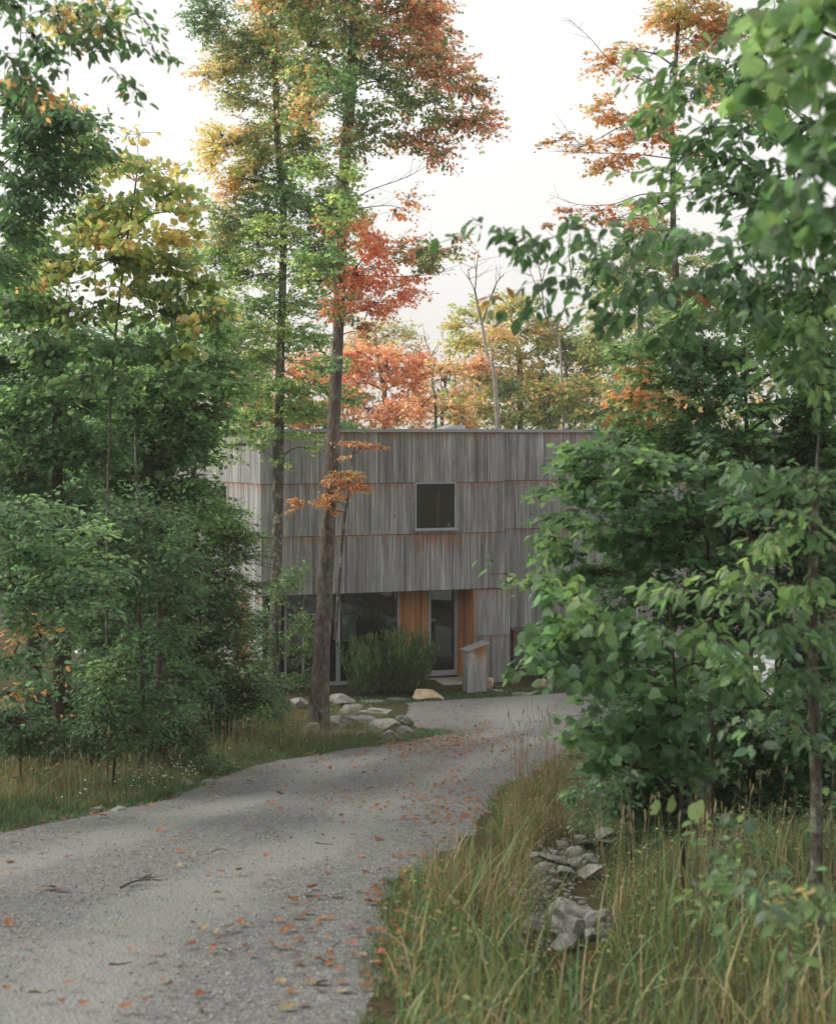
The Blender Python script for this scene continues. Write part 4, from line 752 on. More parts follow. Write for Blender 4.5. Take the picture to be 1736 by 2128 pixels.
def woodland():
    b = Buf(); pts = []
    while len(pts) < 26000:
        y = random.uniform(62, 80); x = random.uniform(-62, 62); top = 8.5 + 2.5 * mn.noise(Vector((x * .12, 0, 0))) + 1.6 * mn.noise(Vector((x * .5, y * .3, 4)))
        if -9 < x < 10: top -= 1.5
        top += 1.0; z = top * random.random() ** .7 + .5
        if mn.noise(Vector((x * .5, y * .5, z * .6))) < -.22: continue
        pts.append((x, y, z))
    pts = np.array(pts); n = len(pts); idx = [('glk', 'Osk', 'gd', 'lk')[int(2 + 2 * mn.noise(Vector((q[0] * .13, q[1] * .1, 9)))) % 4] for q in pts]
    pts += rng.normal(size=(n, 3)) * .15
    cc = np.zeros((n, 3)); idx = np.array(idx)
    for k in set(idx): m = idx == k; cc[m] = colours(k, int(m.sum()))
    put(b, MAPLEF, pts, rng.normal(size=(n, 3)), rng.normal(size=(n, 3)) + np.array([0, -.5, .8]), rng.uniform(.22, .5, n), cc)
    tag(b.build('distant_woods', M_LEAF), 'distant mixed autumn woods beyond the clearing', 'woods', kind='stuff')
woodland()
def bare(name, label, d, segs, bark=M_BARKW, group='bare trees behind the house'):
    p0 = P(segs[0][0][0], segs[0][0][1], d); p0[2] = G(p0[0], p0[1]) - .1; root = empty(name, tuple(p0), label, 'tree', group)
    for i, s in enumerate(segs):
        pts = [P(x, y, d + .3 * math.sin(x)) for x, y, w in s]
        if i == 0: pts[0] = p0
        path = catmull(pts, 5); rad = np.interp(np.linspace(0, 1, len(path)), np.linspace(0, 1, len(s)), [w / 2 / FV * d for x, y, w in s])
        b = Buf(); tube(b, path, rad, 7)
        if i: 
            for _ in range(5):
                q = path[rng.integers(2, len(path))]; e = q + np.array([rng.normal() * .5, rng.normal() * .3, rng.uniform(.2, .8)]); tube(b, catmull([q, (q + e) / 2 + rng.normal(size=3) * .06, e], 3), np.linspace(.014, .004, 7), 3)
        b.build('trunk' if i == 0 else 'branch', bark, root, p0, smooth=True)
bare('dead_birch', 'bare whitish birch trunk forking above the roof', 44,
     [[(1048, 950, 11), (1030, 820, 9), (1012, 740, 7), (1000, 670, 6), (993, 640, 5), (985, 600, 4)], [(1000, 672, 6), (1015, 630, 4), (1030, 590, 3), (1045, 572, 2)], [(985, 602, 4), (975, 580, 2.5), (972, 560, 1.6)], [(987, 600, 3), (990, 550, 2.4), (994, 520, 1.4)], [(1025, 800, 5), (1022, 740, 4), (1016, 700, 2)]])
bare('bare_tree', 'leafless pale tree with a fan of twigs beside the hanging dark leaves', 48,
     [[(1180, 950, 6), (1165, 760, 5), (1150, 690, 5), (1130, 650, 4), (1115, 600, 3)], [(1130, 652, 4), (1120, 560, 2.4), (1105, 500, 1.4)], [(1120, 600, 3), (1140, 540, 2), (1165, 500, 1.2)], [(1150, 690, 5), (1185, 600, 3.4), (1180, 520, 2), (1186, 470, 1.2)], [(1185, 600, 3), (1210, 540, 2), (1230, 490, 1.2)], [(1115, 600, 2), (1090, 540, 1.6), (1070, 520, 1)]])
bare('bare_tree', 'small leafless grey tree over the orange foliage above the roof', 46,
     [[(915, 950, 10), (918, 860, 8), (925, 800, 5), (935, 730, 3)], [(925, 800, 4), (900, 750, 2.4), (880, 700, 1.4)], [(928, 780, 3), (950, 720, 2), (965, 690, 1.2)]], bark=M_BARKL)
bare('bare_tree', 'grey slender poles standing among the yellow-green leaves behind the roof', 50,
     [[(1190, 950, 9), (1180, 830, 8), (1165, 740, 5), (1155, 680, 3)], [(1180, 835, 5), (1215, 760, 3), (1230, 700, 2)]], bark=M_BARKL)

# right side
rng = np.random.default_rng(31)
slim = tree('maple_tree', 'tall slender maple with thin tiers of orange leaves against the sky', 21, [(1440, 1300, 20), (1425, 900, 17), (1405, 600, 14), (1398, 480, 12), (1397, 330, 11), (1395, 240, 10), (1402, 140, 9), (1408, 40, 7), (1412, -80, 4)],
     [(1430, 15, 75, 32, 'OpkO'), (1390, 45, 50, 26, 'OpY'), (1470, 50, 60, 26, 'OoY'), (1365, 45, 20, 10, 'O'), (1440, 90, 50, 16, 'Oo'), (1270, 112, 50, 9, 'Oo', dict(thin=.8)), (1320, 105, 44, 12, 'OY', dict(thin=.8)), (1255, 132, 34, 9, 'O', dict(thin=.7)), (1500, 60, 50, 26, 'Oo'), (1300, 150, 34, 7, 'Oo', dict(thin=.6)),
      (1245, 222, 34, 14, 'OY'), (1290, 240, 45, 14, 'oO'), (1340, 250, 40, 14, 'oO'), (1370, 225, 36, 12, 'Oo'), (1330, 290, 60, 13, 'oOO'), (1270, 300, 50, 9, 'oO', dict(thin=.8)), (1160, 292, 40, 9, 'Ow', dict(thin=.8)), (1210, 308, 44, 8, 'oO', dict(thin=.8)), (1290, 330, 50, 12, 'oO'), (1390, 280, 40, 22, 'oO'), (1255, 345, 40, 11, 'oOY'),
      (1460, 160, 60, 22, 'oO', dict(thin=.7)), (1510, 190, 70, 22, 'OY', dict(thin=.7)), (1560, 230, 60, 20, 'OY', dict(thin=.7)), (1430, 330, 40, 8, 'oO', dict(thin=.7)), (1250, 438, 60, 8, 'rOo', dict(thin=.8)), (1180, 440, 40, 7, 'ro', dict(thin=.6)), (1310, 455, 60, 9, 'roO', dict(thin=.8)), (1340, 420, 40, 8, 'oO', dict(thin=.6)), (1140, 470, 30, 6, 'ow', dict(thin=.5))],
     bark=M_BARKL, bright=1.05, leaf=.095, cover=1.4, sides=10, spray=(.2, .42), per=9, gap=.12, group='autumn maples', twig=.004)
LIMBS.append((slim, 21, [[(1398, 210), (1340, 170), (1270, 130), (1225, 80), (1180, 38)], [(1396, 330), (1330, 322), (1240, 318), (1150, 315)], [(1396, 400), (1330, 405), (1270, 425), (1200, 425), (1140, 405)], [(1396, 420), (1340, 430), (1290, 450), (1250, 458)], [(1396, 270), (1300, 262), (1240, 290), (1205, 300), (1170, 262)]]))
for rt_, dd_, pp_ in LIMBS: limb(rt_, dd_, pp_, M_BARKD)
tree('beech_tree', 'beech with dark drooping leaves high beside the blurred near leaves', 10.5, [(1800, 1900, 60), (1790, 1200, 55), (1780, 600, 44), (1760, 200, 30), (1750, 0, 20)],
     [(1530, 60, 34, 26, 'dg'), (1570, 120, 50, 26, 'dgb'), (1500, 130, 40, 16, 'dg'), (1560, 180, 60, 24, 'db'), (1620, 210, 50, 30, 'dg'), (1460, 130, 26, 8, 'db', dict(thin=.8)), (1590, 80, 40, 26, 'dg'), (1660, 260, 60, 34, 'dg'), (1600, 30, 44, 20, 'gd')],
     tpl=OVAL, leaf=.10, droop=.9, cover=1.6, spray=(.15, .35), per=9, gap=.1, bright=1.4, group='beeches at the sides', dzs=.5)
tree('near_maple', 'close blurred maple with big bright green leaves at the picture edge', 4.6, [(1950, 3000, 70), (1940, 1800, 60), (1930, 900, 52), (1900, 300, 40), (1880, -100, 26)],
     [(1660, 60, 70, 70, 'll'), (1700, 150, 60, 60, 'lg'), (1640, 150, 40, 40, 'lg'), (1710, 30, 60, 60, 'gb'), (1700, 260, 60, 50, 'gd'), (1680, 350, 80, 50, 'gd'), (1600, 40, 30, 40, 'll', dict(thin=.8)), (1720, 440, 60, 60, 'gd')],
     tpl=BROADM, leaf=.095, droop=.9, cover=1.5, spray=(.08, .2), per=6, twig=.003, gap=0, bright=1.35, group='near trees beside the camera', dzs=.35)
tree('near_birch', 'near tree with broad pointed green leaves reaching across the orange maple', 8.2, [(1900, 2300, 70), (1880, 1400, 60), (1840, 800, 46), (1760, 500, 34)],
     [(1330, 120, 14, 10, 'l', dict(rd=.2)), (1360, 105, 16, 12, 'l', dict(rd=.2)), (1400, 150, 44, 34, 'lg'), (1350, 172, 36, 16, 'l', dict(rd=.25)), (1440, 200, 50, 30, 'lg'), (1380, 220, 50, 30, 'lg'), (1500, 240, 50, 26, 'lg', dict(thin=.8)), (1470, 280, 60, 30, 'gd'), (1540, 290, 50, 30, 'gd'), (1500, 330, 60, 26, 'gd'), (1345, 350, 30, 12, 'l', dict(rd=.2, thin=.6)), (1560, 360, 70, 34, 'gd'), (1440, 400, 50, 22, 'gl'), (1520, 400, 60, 30, 'gdb'), (1600, 430, 60, 40, 'gdb'), (1400, 360, 40, 20, 'lg'), (1360, 420, 60, 14, 'gl', dict(thin=.7)), (1640, 350, 60, 40, 'gd')],
     tpl=OVAL, leaf=.115, droop=.6, cover=1.35, spray=(.12, .3), per=7, twig=.0035, gap=.1, bright=1.35, group='near trees beside the camera', dzs=.4)
tree('near_beech', 'near beech whose dark leafy boughs reach out over the driveway against the sky', 7.0, [(1960, 2600, 90), (1940, 1600, 76), (1900, 1000, 60), (1840, 750, 46)],
     [(960, 483, 22, 9, 'd', dict(rd=.12, cover=2.2)), (1000, 474, 18, 7, 'd', dict(rd=.1, cover=2)), (1045, 490, 12, 9, 'd', dict(rd=.1, cover=1.6)), (1085, 497, 30, 14, 'dg', dict(rd=.2, cover=2)), (1115, 508, 30, 14, 'dg', dict(rd=.2, cover=2)), (1230, 455, 30, 10, 'dg', dict(rd=.25)), (1160, 520, 34, 12, 'dg', dict(rd=.25)), (1140, 500, 36, 16, 'd', dict(rd=.25)), (1175, 455, 34, 10, 'dw', dict(rd=.2, thin=.8)), (1195, 510, 40, 16, 'dg', dict(rd=.25)), (1250, 490, 44, 18, 'dg'), (1310, 500, 50, 22, 'dgb'), (1380, 490, 50, 24, 'dgb'), (1450, 500, 60, 30, 'gdb'),
      (1140, 582, 30, 7, 'd', dict(rd=.15, cover=2)), (1180, 576, 30, 12, 'd', dict(rd=.2, cover=2)), (1240, 570, 44, 20, 'dg'), (1300, 590, 50, 30, 'dgb'), (1370, 600, 60, 34, 'dgb'), (1450, 610, 60, 34, 'dgbw'), (1040, 623, 14, 5, 'dw', dict(rd=.05)), (1085, 628, 18, 9, 'd', dict(rd=.06, cover=2)), (1135, 636, 26, 12, 'd', dict(rd=.1, cover=2)), (1190, 640, 22, 14, 'd', dict(rd=.15, thin=.8)), (1240, 630, 30, 18, 'd'),
      (1660, 500, 70, 50, 'gdl'), (1600, 460, 60, 40, 'gdl'), (1700, 640, 60, 60, 'gdl'), (1560, 500, 60, 36, 'gd'), (1680, 760, 70, 50, 'gdl'), (1530, 560, 60, 40, 'dgb'), (1540, 640, 70, 40, 'gdb'), (1620, 600, 60, 50, 'gdb'), (1640, 700, 60, 50, 'gdl'), (1700, 560, 60, 60, 'gd'), (1300, 660, 50, 20, 'dg'), (1400, 680, 60, 24, 'dg')],
     tpl=OVAL, leaf=.10, droop=.85, cover=1.25, spray=(.1, .28), per=7, twig=.003, gap=.08, bright=1.35, group='near trees beside the camera', dzs=.4)
GR = 'trees massed on the opposite bank'
rng = np.random.default_rng(33)
tree('bank_maple', 'green maple with scattered orange leaves in tiers beside the house roof', 13.5, [(1560, 1700, 14), (1555, 1200, 12), (1550, 900, 9), (1545, 700, 6)],
     [(1440, 640, 60, 34, 'gl'), (1580, 640, 80, 40, 'gl'), (1680, 680, 60, 60, 'gl'), (1700, 820, 60, 70, 'gl'), (1500, 980, 90, 40, 'gl'), (1620, 1020, 80, 50, 'gd'), (1400, 940, 80, 34, 'gl'), (1700, 940, 60, 60, 'gl'), (1300, 740, 50, 20, 'lg', dict(thin=.8)), (1380, 720, 60, 26, 'gl'), (1460, 720, 60, 30, 'gd'), (1540, 740, 70, 34, 'gd'), (1620, 760, 60, 36, 'gd'), (1340, 780, 60, 20, 'glo'), (1430, 790, 70, 24, 'gb'), (1520, 800, 70, 26, 'gbd'), (1310, 820, 60, 16, 'oOgl'), (1390, 830, 70, 18, 'goOg'), (1480, 850, 70, 24, 'gl'), (1570, 850, 70, 30, 'gdl'), (1300, 870, 50, 16, 'gwl'), (1370, 890, 70, 20, 'gl'), (1460, 910, 80, 24, 'gdb'), (1560, 920, 80, 30, 'gd'), (1650, 860, 60, 50, 'gd'), (1650, 960, 70, 50, 'd')],
     leaf=.10, cover=2.0, spray=(.2, .45), per=11, gap=.15, bright=1.4, group=GR)
tree('bank_maple', 'leafy green maple hanging over the far end of the driveway', 10.5, [(1480, 1690, 10), (1475, 1400, 9), (1470, 1150, 7), (1460, 950, 5)],
     [(1210, 935, 50, 18, 'gl'), (1270, 940, 50, 22, 'gd'), (1190, 970, 34, 16, 'gl', dict(thin=.8)), (1340, 960, 60, 26, 'gl'), (1240, 1000, 60, 18, 'gb'), (1420, 970, 70, 30, 'gd'), (1150, 1020, 40, 10, 'gl'), (1210, 1040, 60, 16, 'gb'), (1300, 1040, 70, 24, 'gdb'), (1160, 1080, 44, 10, 'gb'), (1400, 1060, 70, 30, 'gd'), (1230, 1090, 70, 18, 'gbl'), (1150, 1120, 50, 10, 'gl'), (1320, 1120, 80, 26, 'gd'), (1200, 1150, 70, 14, 'gb'), (1130, 1160, 40, 9, 'gl', dict(thin=.8)), (1260, 1190, 80, 20, 'gd'), (1130, 1210, 50, 14, 'gl'), (1400, 1160, 80, 30, 'd'), (1500, 1050, 80, 40, 'd'), (1490, 1180, 80, 40, 'd')],
     leaf=.095, cover=2.6, spray=(.15, .35), per=10, gap=.12, bright=1.4, group=GR, tpl=MAPLE)
tree('bank_maple', 'maple with large lobed leaves drooping beside the post box', 9, [(1420, 1740, 9), (1412, 1600, 8), (1400, 1400, 7), (1390, 1250, 5)],
     [(1150, 1215, 20, 9, 'g', dict(rd=.2)), (1165, 1245, 34, 14, 'gb'), (1200, 1240, 50, 22, 'gl'), (1145, 1325, 26, 10, 'gb'), (1175, 1300, 50, 20, 'lg'), (1220, 1290, 60, 26, 'gl'), (1125, 1350, 26, 8, 'gb'), (1080, 1385, 16, 5, 'g', dict(rd=.1)), (1130, 1378, 28, 10, 'gb'), (1150, 1360, 60, 20, 'gb'), (1240, 1370, 60, 26, 'gd'), (1210, 1420, 50, 22, 'gd'), (1320, 1320, 60, 34, 'gd'), (1330, 1420, 60, 34, 'gd'), (1240, 1480, 44, 20, 'gb'), (1225, 1510, 34, 20, 'gb'), (1260, 1530, 50, 24, 'gdb'), (1340, 1520, 60, 36, 'gd'), (1400, 1480, 70, 40, 'd'), (1225, 1550, 40, 16, 'g'), (1300, 1590, 50, 26, 'd'), (1400, 1590, 60, 36, 'd'), (1020, 1165, 8, 6, 'g', dict(rd=.05, thin=.4)), (1052, 1192, 8, 5, 'g', dict(rd=.05, thin=.4)), (1480, 1380, 80, 44, 'gd')],
     leaf=.105, cover=1.7, tilt=.75, spray=(.12, .3), per=7, twig=.0035, gap=.08, bright=1.4, group=GR, tpl=BROADM, droop=.6)
tree('bank_birch', 'slim tree with a mottled grey trunk near the camera and blurred bright leaves', 7.6, [(1692, 1870, 26), (1695, 1700, 25), (1690, 1500, 23), (1686, 1300, 22), (1690, 1100, 18), (1700, 900, 14)],
     [(1600, 1130, 50, 30, 'lg'), (1670, 1110, 50, 40, 'lg'), (1560, 1200, 60, 26, 'gl'), (1660, 1220, 60, 34, 'gl'), (1500, 1240, 60, 24, 'gl'), (1420, 1230, 50, 24, 'lg'), (1370, 1240, 44, 18, 'gbl'), (1600, 1300, 70, 30, 'gdb'), (1700, 1320, 50, 40, 'gd'), (1480, 1320, 60, 28, 'gl'), (1380, 1310, 50, 24, 'gb'), (1540, 1380, 60, 24, 'gl'), (1640, 1400, 60, 34, 'dg'), (1590, 1060, 50, 24, 'gb'), (1660, 1000, 70, 40, 'gd'), (1560, 980, 60, 30, 'gdb'), (1640, 1500, 60, 24, 'bd'), (1560, 1510, 40, 16, 'b')],
     leaf=.10, cover=1.2, spray=(.12, .3), per=7, twig=.003, gap=.1, bright=1.4, group=GR, tpl=OVAL, droop=.6, bark=M_BARKL, sides=14, barkn=.04)
tree('bank_tree', 'shaded green tree filling the gloom under the boughs', 15.5, [(1620, 1640, 18), (1615, 1300, 14), (1610, 1000, 9)],
     [(1330, 900, 80, 30, 'gd'), (1440, 900, 90, 50, 'gd'), (1560, 940, 90, 60, 'gd'), (1680, 1060, 70, 70, 'gd'), (1290, 1010, 70, 40, 'gd'), (1330, 1100, 80, 50, 'd'), (1300, 1200, 90, 40, 'd'), (1270, 1290, 70, 30, 'd'), (1330, 1410, 80, 30, 'd'), (1400, 1120, 110, 60, 'd'), (1550, 1100, 110, 60, 'd'), (1660, 1180, 90, 80, 'd'), (1420, 1240, 100, 50, 'd'), (1540, 1280, 110, 50, 'd'), (1660, 1360, 80, 60, 'd'), (1350, 1340, 80, 44, 'd'), (1480, 1400, 90, 36, 'd'), (1700, 760, 60, 90, 'd'), (1690, 960, 60, 80, 'd'), (1600, 700, 70, 50, 'dg')],
     leaf=.115, cover=2.6, gap=.05, bright=1.4, group=GR)
tree('bank_tree', 'low shaded tree behind the tall seed grass', 12.5, [(1560, 1720, 18), (1560, 1600, 16), (1555, 1450, 10)],
     [(1350, 1490, 70, 40, 'd'), (1450, 1460, 80, 44, 'd'), (1540, 1470, 80, 30, 'd'), (1680, 1470, 60, 50, 'd'), (1300, 1620, 50, 34, 'd'), (1370, 1700, 70, 20, 'd'), (1500, 1715, 90, 22, 'd'), (1640, 1730, 80, 26, 'd'), (1370, 1560, 70, 50, 'd'), (1480, 1540, 80, 50, 'd'), (1590, 1560, 80, 50, 'd'), (1690, 1560, 70, 60, 'd'), (1420, 1640, 90, 40, 'd'), (1540, 1650, 90, 40, 'd'), (1660, 1670, 80, 50, 'd'), (1600, 1470, 60, 24, 'd'), (1320, 1650, 60, 30, 'd')],
     leaf=.10, cover=3.4, gap=.0, bright=1.4, group=GR)
rng = np.random.default_rng(35)
SG = 'young plants in the verge grass'
def plant(name, label, d, x, yb, top, blobs, **kw):
    k = dict(tpl=OVAL, leaf=.08, cover=1.1, sides=5, spray=(.08, .2), per=6, gap=0, cat='plant', group=SG, twig=.002, bark=M_BARKL, dzs=.5); k.update(kw)
    tree(name, label, d, [(x, yb, 5), (x - 4, (yb + top) / 2, 4), (x, top, 2)], blobs, **k)
plant('sapling', 'thin pale-stemmed sapling standing beside the roadside rubble', 10.2, 1312, 1740, 1560, [(1240, 1620, 60, 14, 'gb'), (1260, 1650, 60, 12, 'bg'), (1220, 1680, 50, 12, 'gb'), (1290, 1600, 40, 14, 'g'), (1200, 1640, 30, 12, 'gl')])
plant('seedling', 'seedling with one large yellow-edged maple leaf above the seed grass', 6.6, 1450, 1790, 1650, [(1440, 1668, 16, 9, 'm', dict(rd=.04, leaf=.13, cover=.3, thin=.3)), (1490, 1685, 24, 10, 'b', dict(rd=.1, leaf=.08))], tpl=BROADM, leaf=.11, droop=1.0, bright=.85, tilt=.9)
plant('seedling', 'green seedling with paired pointed leaves behind the seed heads', 6.8, 1500, 1860, 1740, [(1480, 1745, 30, 14, 'lg'), (1540, 1740, 34, 12, 'lb'), (1560, 1775, 30, 14, 'lb'), (1500, 1790, 30, 14, 'lg'), (1440, 1830, 30, 16, 'lg'), (1470, 1800, 30, 12, 'gl')], leaf=.075)
plant('seedling', 'blurred bluish seedling at the foot of the mottled grey trunk', 5.2, 1640, 1990, 1850, [(1560, 1840, 40, 12, 'bl'), (1610, 1850, 50, 18, 'bl'), (1680, 1830, 34, 12, 'bl'), (1560, 1880, 34, 12, 'bl'), (1640, 1890, 40, 16, 'bY'), (1700, 1900, 30, 20, 'bg'), (1540, 1835, 20, 8, 'b')], leaf=.075, cover=1.4)
plant('seedling', 'fresh green seedling with a few broad leaves at the picture edge', 8, 1730, 1800, 1600, [(1725, 1650, 24, 20, 'lg'), (1730, 1560, 20, 30, 'lg'), (1725, 1750, 18, 14, 'gl')], leaf=.08)
plant('leafy_weed', 'grey-green leafy weed on the driveway edge below the broad-leaved shrub', 17.5, 455, 1600, 1560, [(455, 1585, 22, 14, 'bl'), (310, 1640, 44, 10, 'bl')], leaf=.05, cover=2, tpl=OVAL)

PAL['1'] = (.10, .17, .07); PAL['2'] = (.16, .21, .09)
# tall fine-leaved shrubs before the glazing
def clump(name, label, x0, x1, ytop, d, n, pal, group):
    c = P((x0 + x1) / 2, 1450, d); gx, gy = c[0], c[1]; gz = G(gx, gy); root = empty(name, (gx, gy, gz), label, 'shrub', group)
    hw = (x1 - x0) / 2 / FV * d; H = (1455 - ytop) / FV * d; b = Buf(); sb = Buf()
    S = []; D = []
    for i in range(n):
        a = rng.uniform(0, 2 * math.pi); q = rng.random() ** .5; bx, by = gx + hw * .75 * q * math.cos(a), gy + .45 * q * math.sin(a)
        h = H * rng.uniform(.6, 1.18) * (1 - .1 * q * q); ex, ey = bx + .42 * hw * q * math.cos(a) + rng.normal() * .06, by + .3 * q * math.sin(a)
        pts = catmull([(bx, by, gz - .03), ((bx * 2 + ex) / 3, (by * 2 + ey) / 3, gz + h * .5), (ex, ey, gz + h)], 5); tube(sb, pts, np.linspace(.005, .002, len(pts)), 3)
        for k in range(26):
            t = rng.uniform(.08, 1) ** .8 * (len(pts) - 1.01); j = int(t); S.append(pts[j] + (pts[j + 1] - pts[j]) * (t - j)); D.append((rng.normal() * .5, rng.normal() * .5, rng.uniform(.7, 2.2)))
    S = np.array(S); D = np.array(D); m = len(S)
    nar = (OVAL[0] * np.array([1, .28, 1]), OVAL[1])
    put(b, nar, S, D, rng.normal(size=(m, 3)) + np.array([0, 0, .6]), rng.uniform(.10, .22, m), colours(pal, m))
    sb.build('stem', M_BARKD, root, (gx, gy, gz)); b.build('foliage', M_LEAF, root, (gx, gy, gz))
clump('tall_shrub', 'feathery dark green shrub growing against the big window', 712, 822, 1345, 33.2, 130, 'g21m', 'feathery shrubs along the house')
clump('tall_shrub', 'feathery dark green shrub growing before the cedar panel', 795, 903, 1335, 33.4, 130, 'g2m1', 'feathery shrubs along the house')
clump('tall_shrub', 'feathery shrub at the rear wall behind the rounded buff boulder', 1095, 1240, 1350, 35.3, 150, 'dgm', 'feathery shrubs along the house')
#PLACE2
# ------------------------------------------------------------------ grass
def blades(name, label, zones, m=M_GRASS, cat='grass', heads=0):
    """zones: (sampler, count, hmin, hmax, palette, width)"""
    b = Buf(); stalks = []
    for samp, n, h0, h1, pal, wd in zones:
        pts = []
        while len(pts) < n:
            q = samp()
            if q is not None: pts.append(q)
        pts = np.array(pts); h = .84 * rng.uniform(h0, h1, n) * (pts[:, 2] if pts.shape[1] > 2 else 1)
        z = np.array([G(x, y) for x, y in pts[:, :2]]) - .01
        base = np.column_stack([pts[:, :2], z]); a = rng.uniform(0, 2 * math.pi, n); bend = rng.random(n) ** 1.4 * 1.0 * h + .05 * h
        dx = np.column_stack([np.cos(a), np.sin(a), np.zeros(n)]); sd_ = np.column_stack([-np.sin(a + rng.normal(0, .6, n)), np.cos(a), np.zeros(n)])
        V = []
        for k, (t, wk) in enumerate(((0, 1), (.4, .85), (.75, .55), (1, .08))):
            c = base + dx * (bend * t * t)[:, None] + np.array([0, 0, 1]) * (h * (t - .22 * t * t * (bend / h)))[:, None]
            V += [c + sd_ * wd * wk / 2, c - sd_ * wd * wk / 2]
        V = np.stack(V, 1); F = np.array([[0, 1, 3, 2], [2, 3, 5, 4], [4, 5, 7, 6]])
        F = (F[None] + (np.arange(n) * 8)[:, None, None]).reshape(-1, 4)
        s0 = b.n; b.v.append(V.reshape(-1, 3)); b.f.append(F + s0); b.c.append(np.repeat(colours(pal, n), 8, axis=0)); b.n += 8 * n
    return tag(b.build(name, m), label, cat, kind='stuff')
PAL.update({'x': (.28, .11, .06), '1': (.10, .165, .065), '2': (.17, .225, .085), '3': (.33, .27, .14), '4': (.20, .135, .075), '5': (.38, .31, .19), '6': (.06, .12, .055), '7': (.12, .22, .11)})
def patchy(x, y, s=.8, o=0): return mn.noise(Vector((x * s, y * s, o)))
def left_verge(w0, w1, ya=10.0, yb=29.5, keep=1.0, far=1.0):
    def f():
        y = random.uniform(ya, yb)
        if random.random() > (1.25 - y / 40): return None
        e = ip(LE, y); x = e - random.uniform(w0, w1)
        if x > -.6 and y > 25.3: return None
        if ((x + 1.35) / 1.15) ** 2 + ((y - 26.6) / 1.9) ** 2 < 1 and random.random() < .93: return None
        if patchy(x, y, .9) < -.25 * keep: return None
        return (x, y, .55 + .45 * min(1, max(0, e - x) / .8))
    return f
def right_verge(w0, w1, ya=2.5, yb=24, thr=-.3):
    def f():
        y = ya + (yb - ya) * random.random() ** 1.25; dr = random.uniform(w0, w1); x = ip(RE, y) + dr
        if patchy(x, y, 1.1, 5) < thr: return None
        u = CX + FV * x / y; v = HY + FV * (EYE - G(x, y)) / y
        if u > 1950: return None
        if ((u - 1180) / 95) ** 2 + ((v - 1945) / 100) ** 2 < 1 and random.random() < .88: return None
        if ((u - 1190) / 85) ** 2 + ((v - 1805) / 72) ** 2 < 1 and random.random() < .88: return None
        return (x, y, .5 + .5 * min(1, max(0, dr) / .4))
    return f
blades('verge_grass', 'long straw and green grass on the bank side of the driveway', [
    (left_verge(-.1, 1.6, keep=9), 20000, .06, .20, '6171', .007), (left_verge(.15, 2.6), 22000, .12, .38, '341624', .006), (left_verge(.2, 3.2), 12000, .08, .26, '16127', .010), (left_verge(.6, 3.2), 6000, .3, .62, '3543412', .005), (left_verge(-.05, .5), 5000, .05, .16, '67', .012)])
blades('verge_grass', 'tall ripening grass beside the roadside rubble', [
    (right_verge(-.08, .5, 3, 24), 13000, .06, .22, '61723', .006), (right_verge(-.6, .05, 4.5, 14, .0), 420, .05, .24, '1672', .005), (right_verge(.05, 3.2), 22000, .05, .22, '3512422', .0035), (right_verge(.05, 3.4, 3, 22), 14000, .05, .17, '161273', .006), (right_verge(.25, 1.0, 8, 22), 3200, .25, .68, '34415', .004), (right_verge(.5, 4.5, 3, 20), 5000, .12, .36, '3522716', .006), (right_verge(.15, 2.5, 2.5, 6.5, -1), 3200, .12, .36, '163572354', .009), (right_verge(.1, 2.8, 3, 10, -.6), 900, .3, .62, '2725', .014)])
def undergrowth(name, label, samp, n, size, pal, h):
    b = Buf(); pts = []
    while len(pts) < n:
        q = samp()
        if q is not None: pts.append((q[0], q[1], G(q[0], q[1]) + random.random() ** 1.5 * h))
    pts = np.array(pts); a = rng.uniform(0, 6.28, n)
    put(b, OVAL, pts, np.column_stack([np.cos(a), np.sin(a), rng.normal(size=n) * .3 - .1]), np.array([0, 0, 1.]) + rng.normal(size=(n, 3)) * .45, rng.uniform(*size, n), colours(pal, n))
    tag(b.build(name, M_LEAF), label, 'undergrowth', kind='stuff')
PAL['4'] = (.24, .15, .065)
undergrowth('undergrowth', 'low leafy weeds growing through the grass beside the rubble', right_verge(.1, 3.6, 3.5, 22, -.1), 12000, (.015, .05), '67lbk45', .26)
undergrowth('undergrowth', 'shaded low leaves and weeds under the bank trees', left_verge(1.2, 6.5, 11, 29), 9000, (.04, .09), 'ddg4', .3)
def lawn():
    x = random.uniform(-3.4, 6.2); y = 32.4 + .32 * (x + .1) + random.uniform(-.25, .9)
    if y > 33.25 + .305 * (x + 3.95): return None
    return (x, y, 1)
def tuft():
    x, y = random.gauss(.3, .25), random.gauss(25.6, .5); return (x, y, 1)
blades('lawn_grass', 'short green grass strip between the gravel and the house', [(lawn, 9000, .05, .13, '1667', .012), (tuft, 900, .05, .16, '67', .014)])
def far_lawn():
    x = random.uniform(-14, -5.2); y = random.uniform(29, 44); return (x, y, 1)
blades('lawn_grass', 'sunlit lawn glimpsed through the trees beyond the bank', [(far_lawn, 9000, .05, .12, '7271', .03)])
